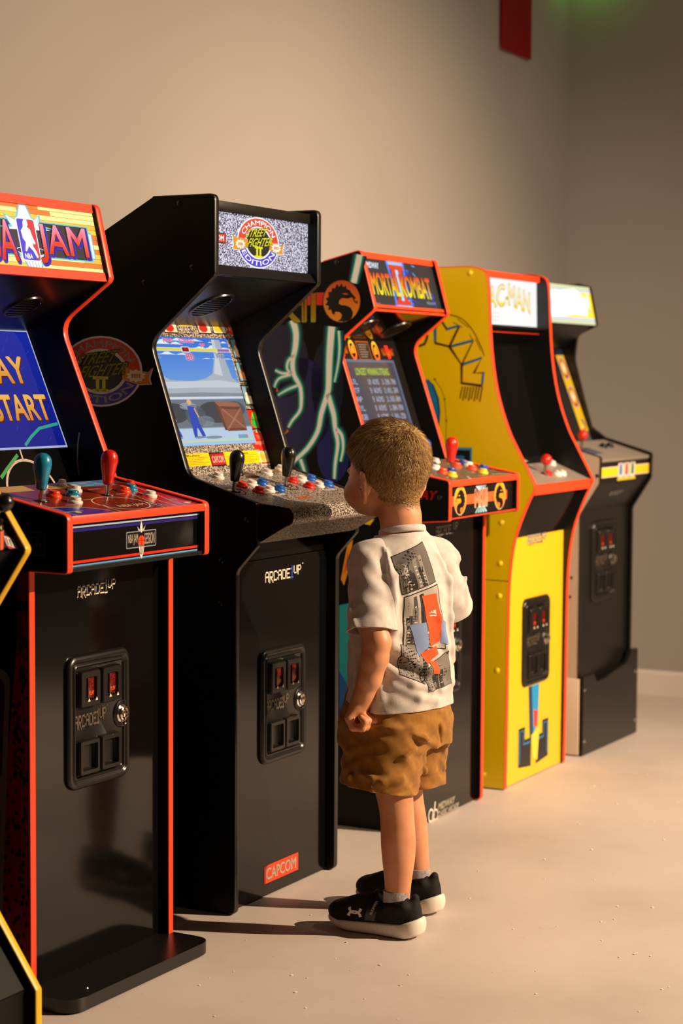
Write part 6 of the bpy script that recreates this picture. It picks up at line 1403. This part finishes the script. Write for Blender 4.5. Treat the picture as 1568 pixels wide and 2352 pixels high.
def toW(D): return np.stack([D[:, 0]*c+D[:, 1]*s_, -D[:, 0]*s_+D[:, 1]*c, D[:, 2]], 1)
D0, D1 = toW(d0), toW(d1); base = P0+Nn*(.0004+.003*np.clip((g-.2)/2, 0, 1)+.0025*np.clip((Q[:, 2]-1.04)/.06, 0, 1))[:, None]; mid = base+D0*(Ln*.5)[:, None]; tip = mid+D1*(Ln*.55)[:, None]
sd_ = np.cross(D0, Nn); sd_ /= np.linalg.norm(sd_, axis=1)[:, None]+1e-6; up_ = np.cross(sd_, D0); wd_ = .00042
VV = np.stack([base+sd_*wd_, base-sd_*wd_*.5+up_*wd_*.87, base-sd_*wd_*.5-up_*wd_*.87, mid+sd_*wd_*.75, mid-sd_*wd_*.38+up_*wd_*.65, mid-sd_*wd_*.38-up_*wd_*.65, tip], 1).reshape(-1, 3)
fq = np.array([(0, 1, 4, 3), (1, 2, 5, 4), (2, 0, 3, 5)]); ft = np.array([(3, 4, 6), (4, 5, 6), (5, 3, 6)]); o_ = (np.arange(N)*7)[:, None, None]
me = bpy.data.meshes.new('hair_strands'); me.from_pydata(VV.tolist(), [], (fq[None]+o_).reshape(-1, 4).tolist()+(ft[None]+o_).reshape(-1, 3).tolist())
tone = rng.random(N); ca = np.array([lin('#6a4822')[:3], lin('#a87c42')[:3], lin('#e0bc78')[:3]]); t_ = np.clip(tone*1.1+.15*(1-top)-.05, 0, 1)*2; i_ = np.minimum(t_.astype(int), 1); cc = ca[i_]+(ca[i_+1]-ca[i_])*(t_-i_)[:, None]; cc = np.concatenate([cc, np.ones((N, 1))], 1)
at = me.color_attributes.new('Col', 'FLOAT_COLOR', 'POINT'); at.data.foreach_set('color', np.repeat(cc, 7, axis=0).astype(np.float32).ravel())
for p in me.polygons: p.use_smooth = True
hs = obj('hair_strands', me, art_mat('hair_fibre', .32, spec=.6), hair); hs['kind'] = 'stuff'

# ------------------------------------------------------------------ crumbs and flakes on the floor
bm = bmesh.new(); rf = random.Random(14)
for k in range(150):
    x, y = rf.uniform(2.9, 6.4), rf.uniform(.9, 2.1)
    s_ = rf.uniform(.001, .0032); g_ = bmesh.ops.create_icosphere(bm, subdivisions=1, radius=s_)
    for v in g_['verts']: v.co = Vector((v.co.x*rf.uniform(.7, 1.6), v.co.y*rf.uniform(.7, 1.5), v.co.z*.45+s_*.4))+Vector((x, y, 0))
tag(obj('floor_crumbs', mesh_of(bm, 'floor_crumbs'), mat('pale_crumbs', '#e8ddcc', .8)), 'tiny pale crumbs and paint flakes scattered on the floor', 'crumbs', kind='stuff')
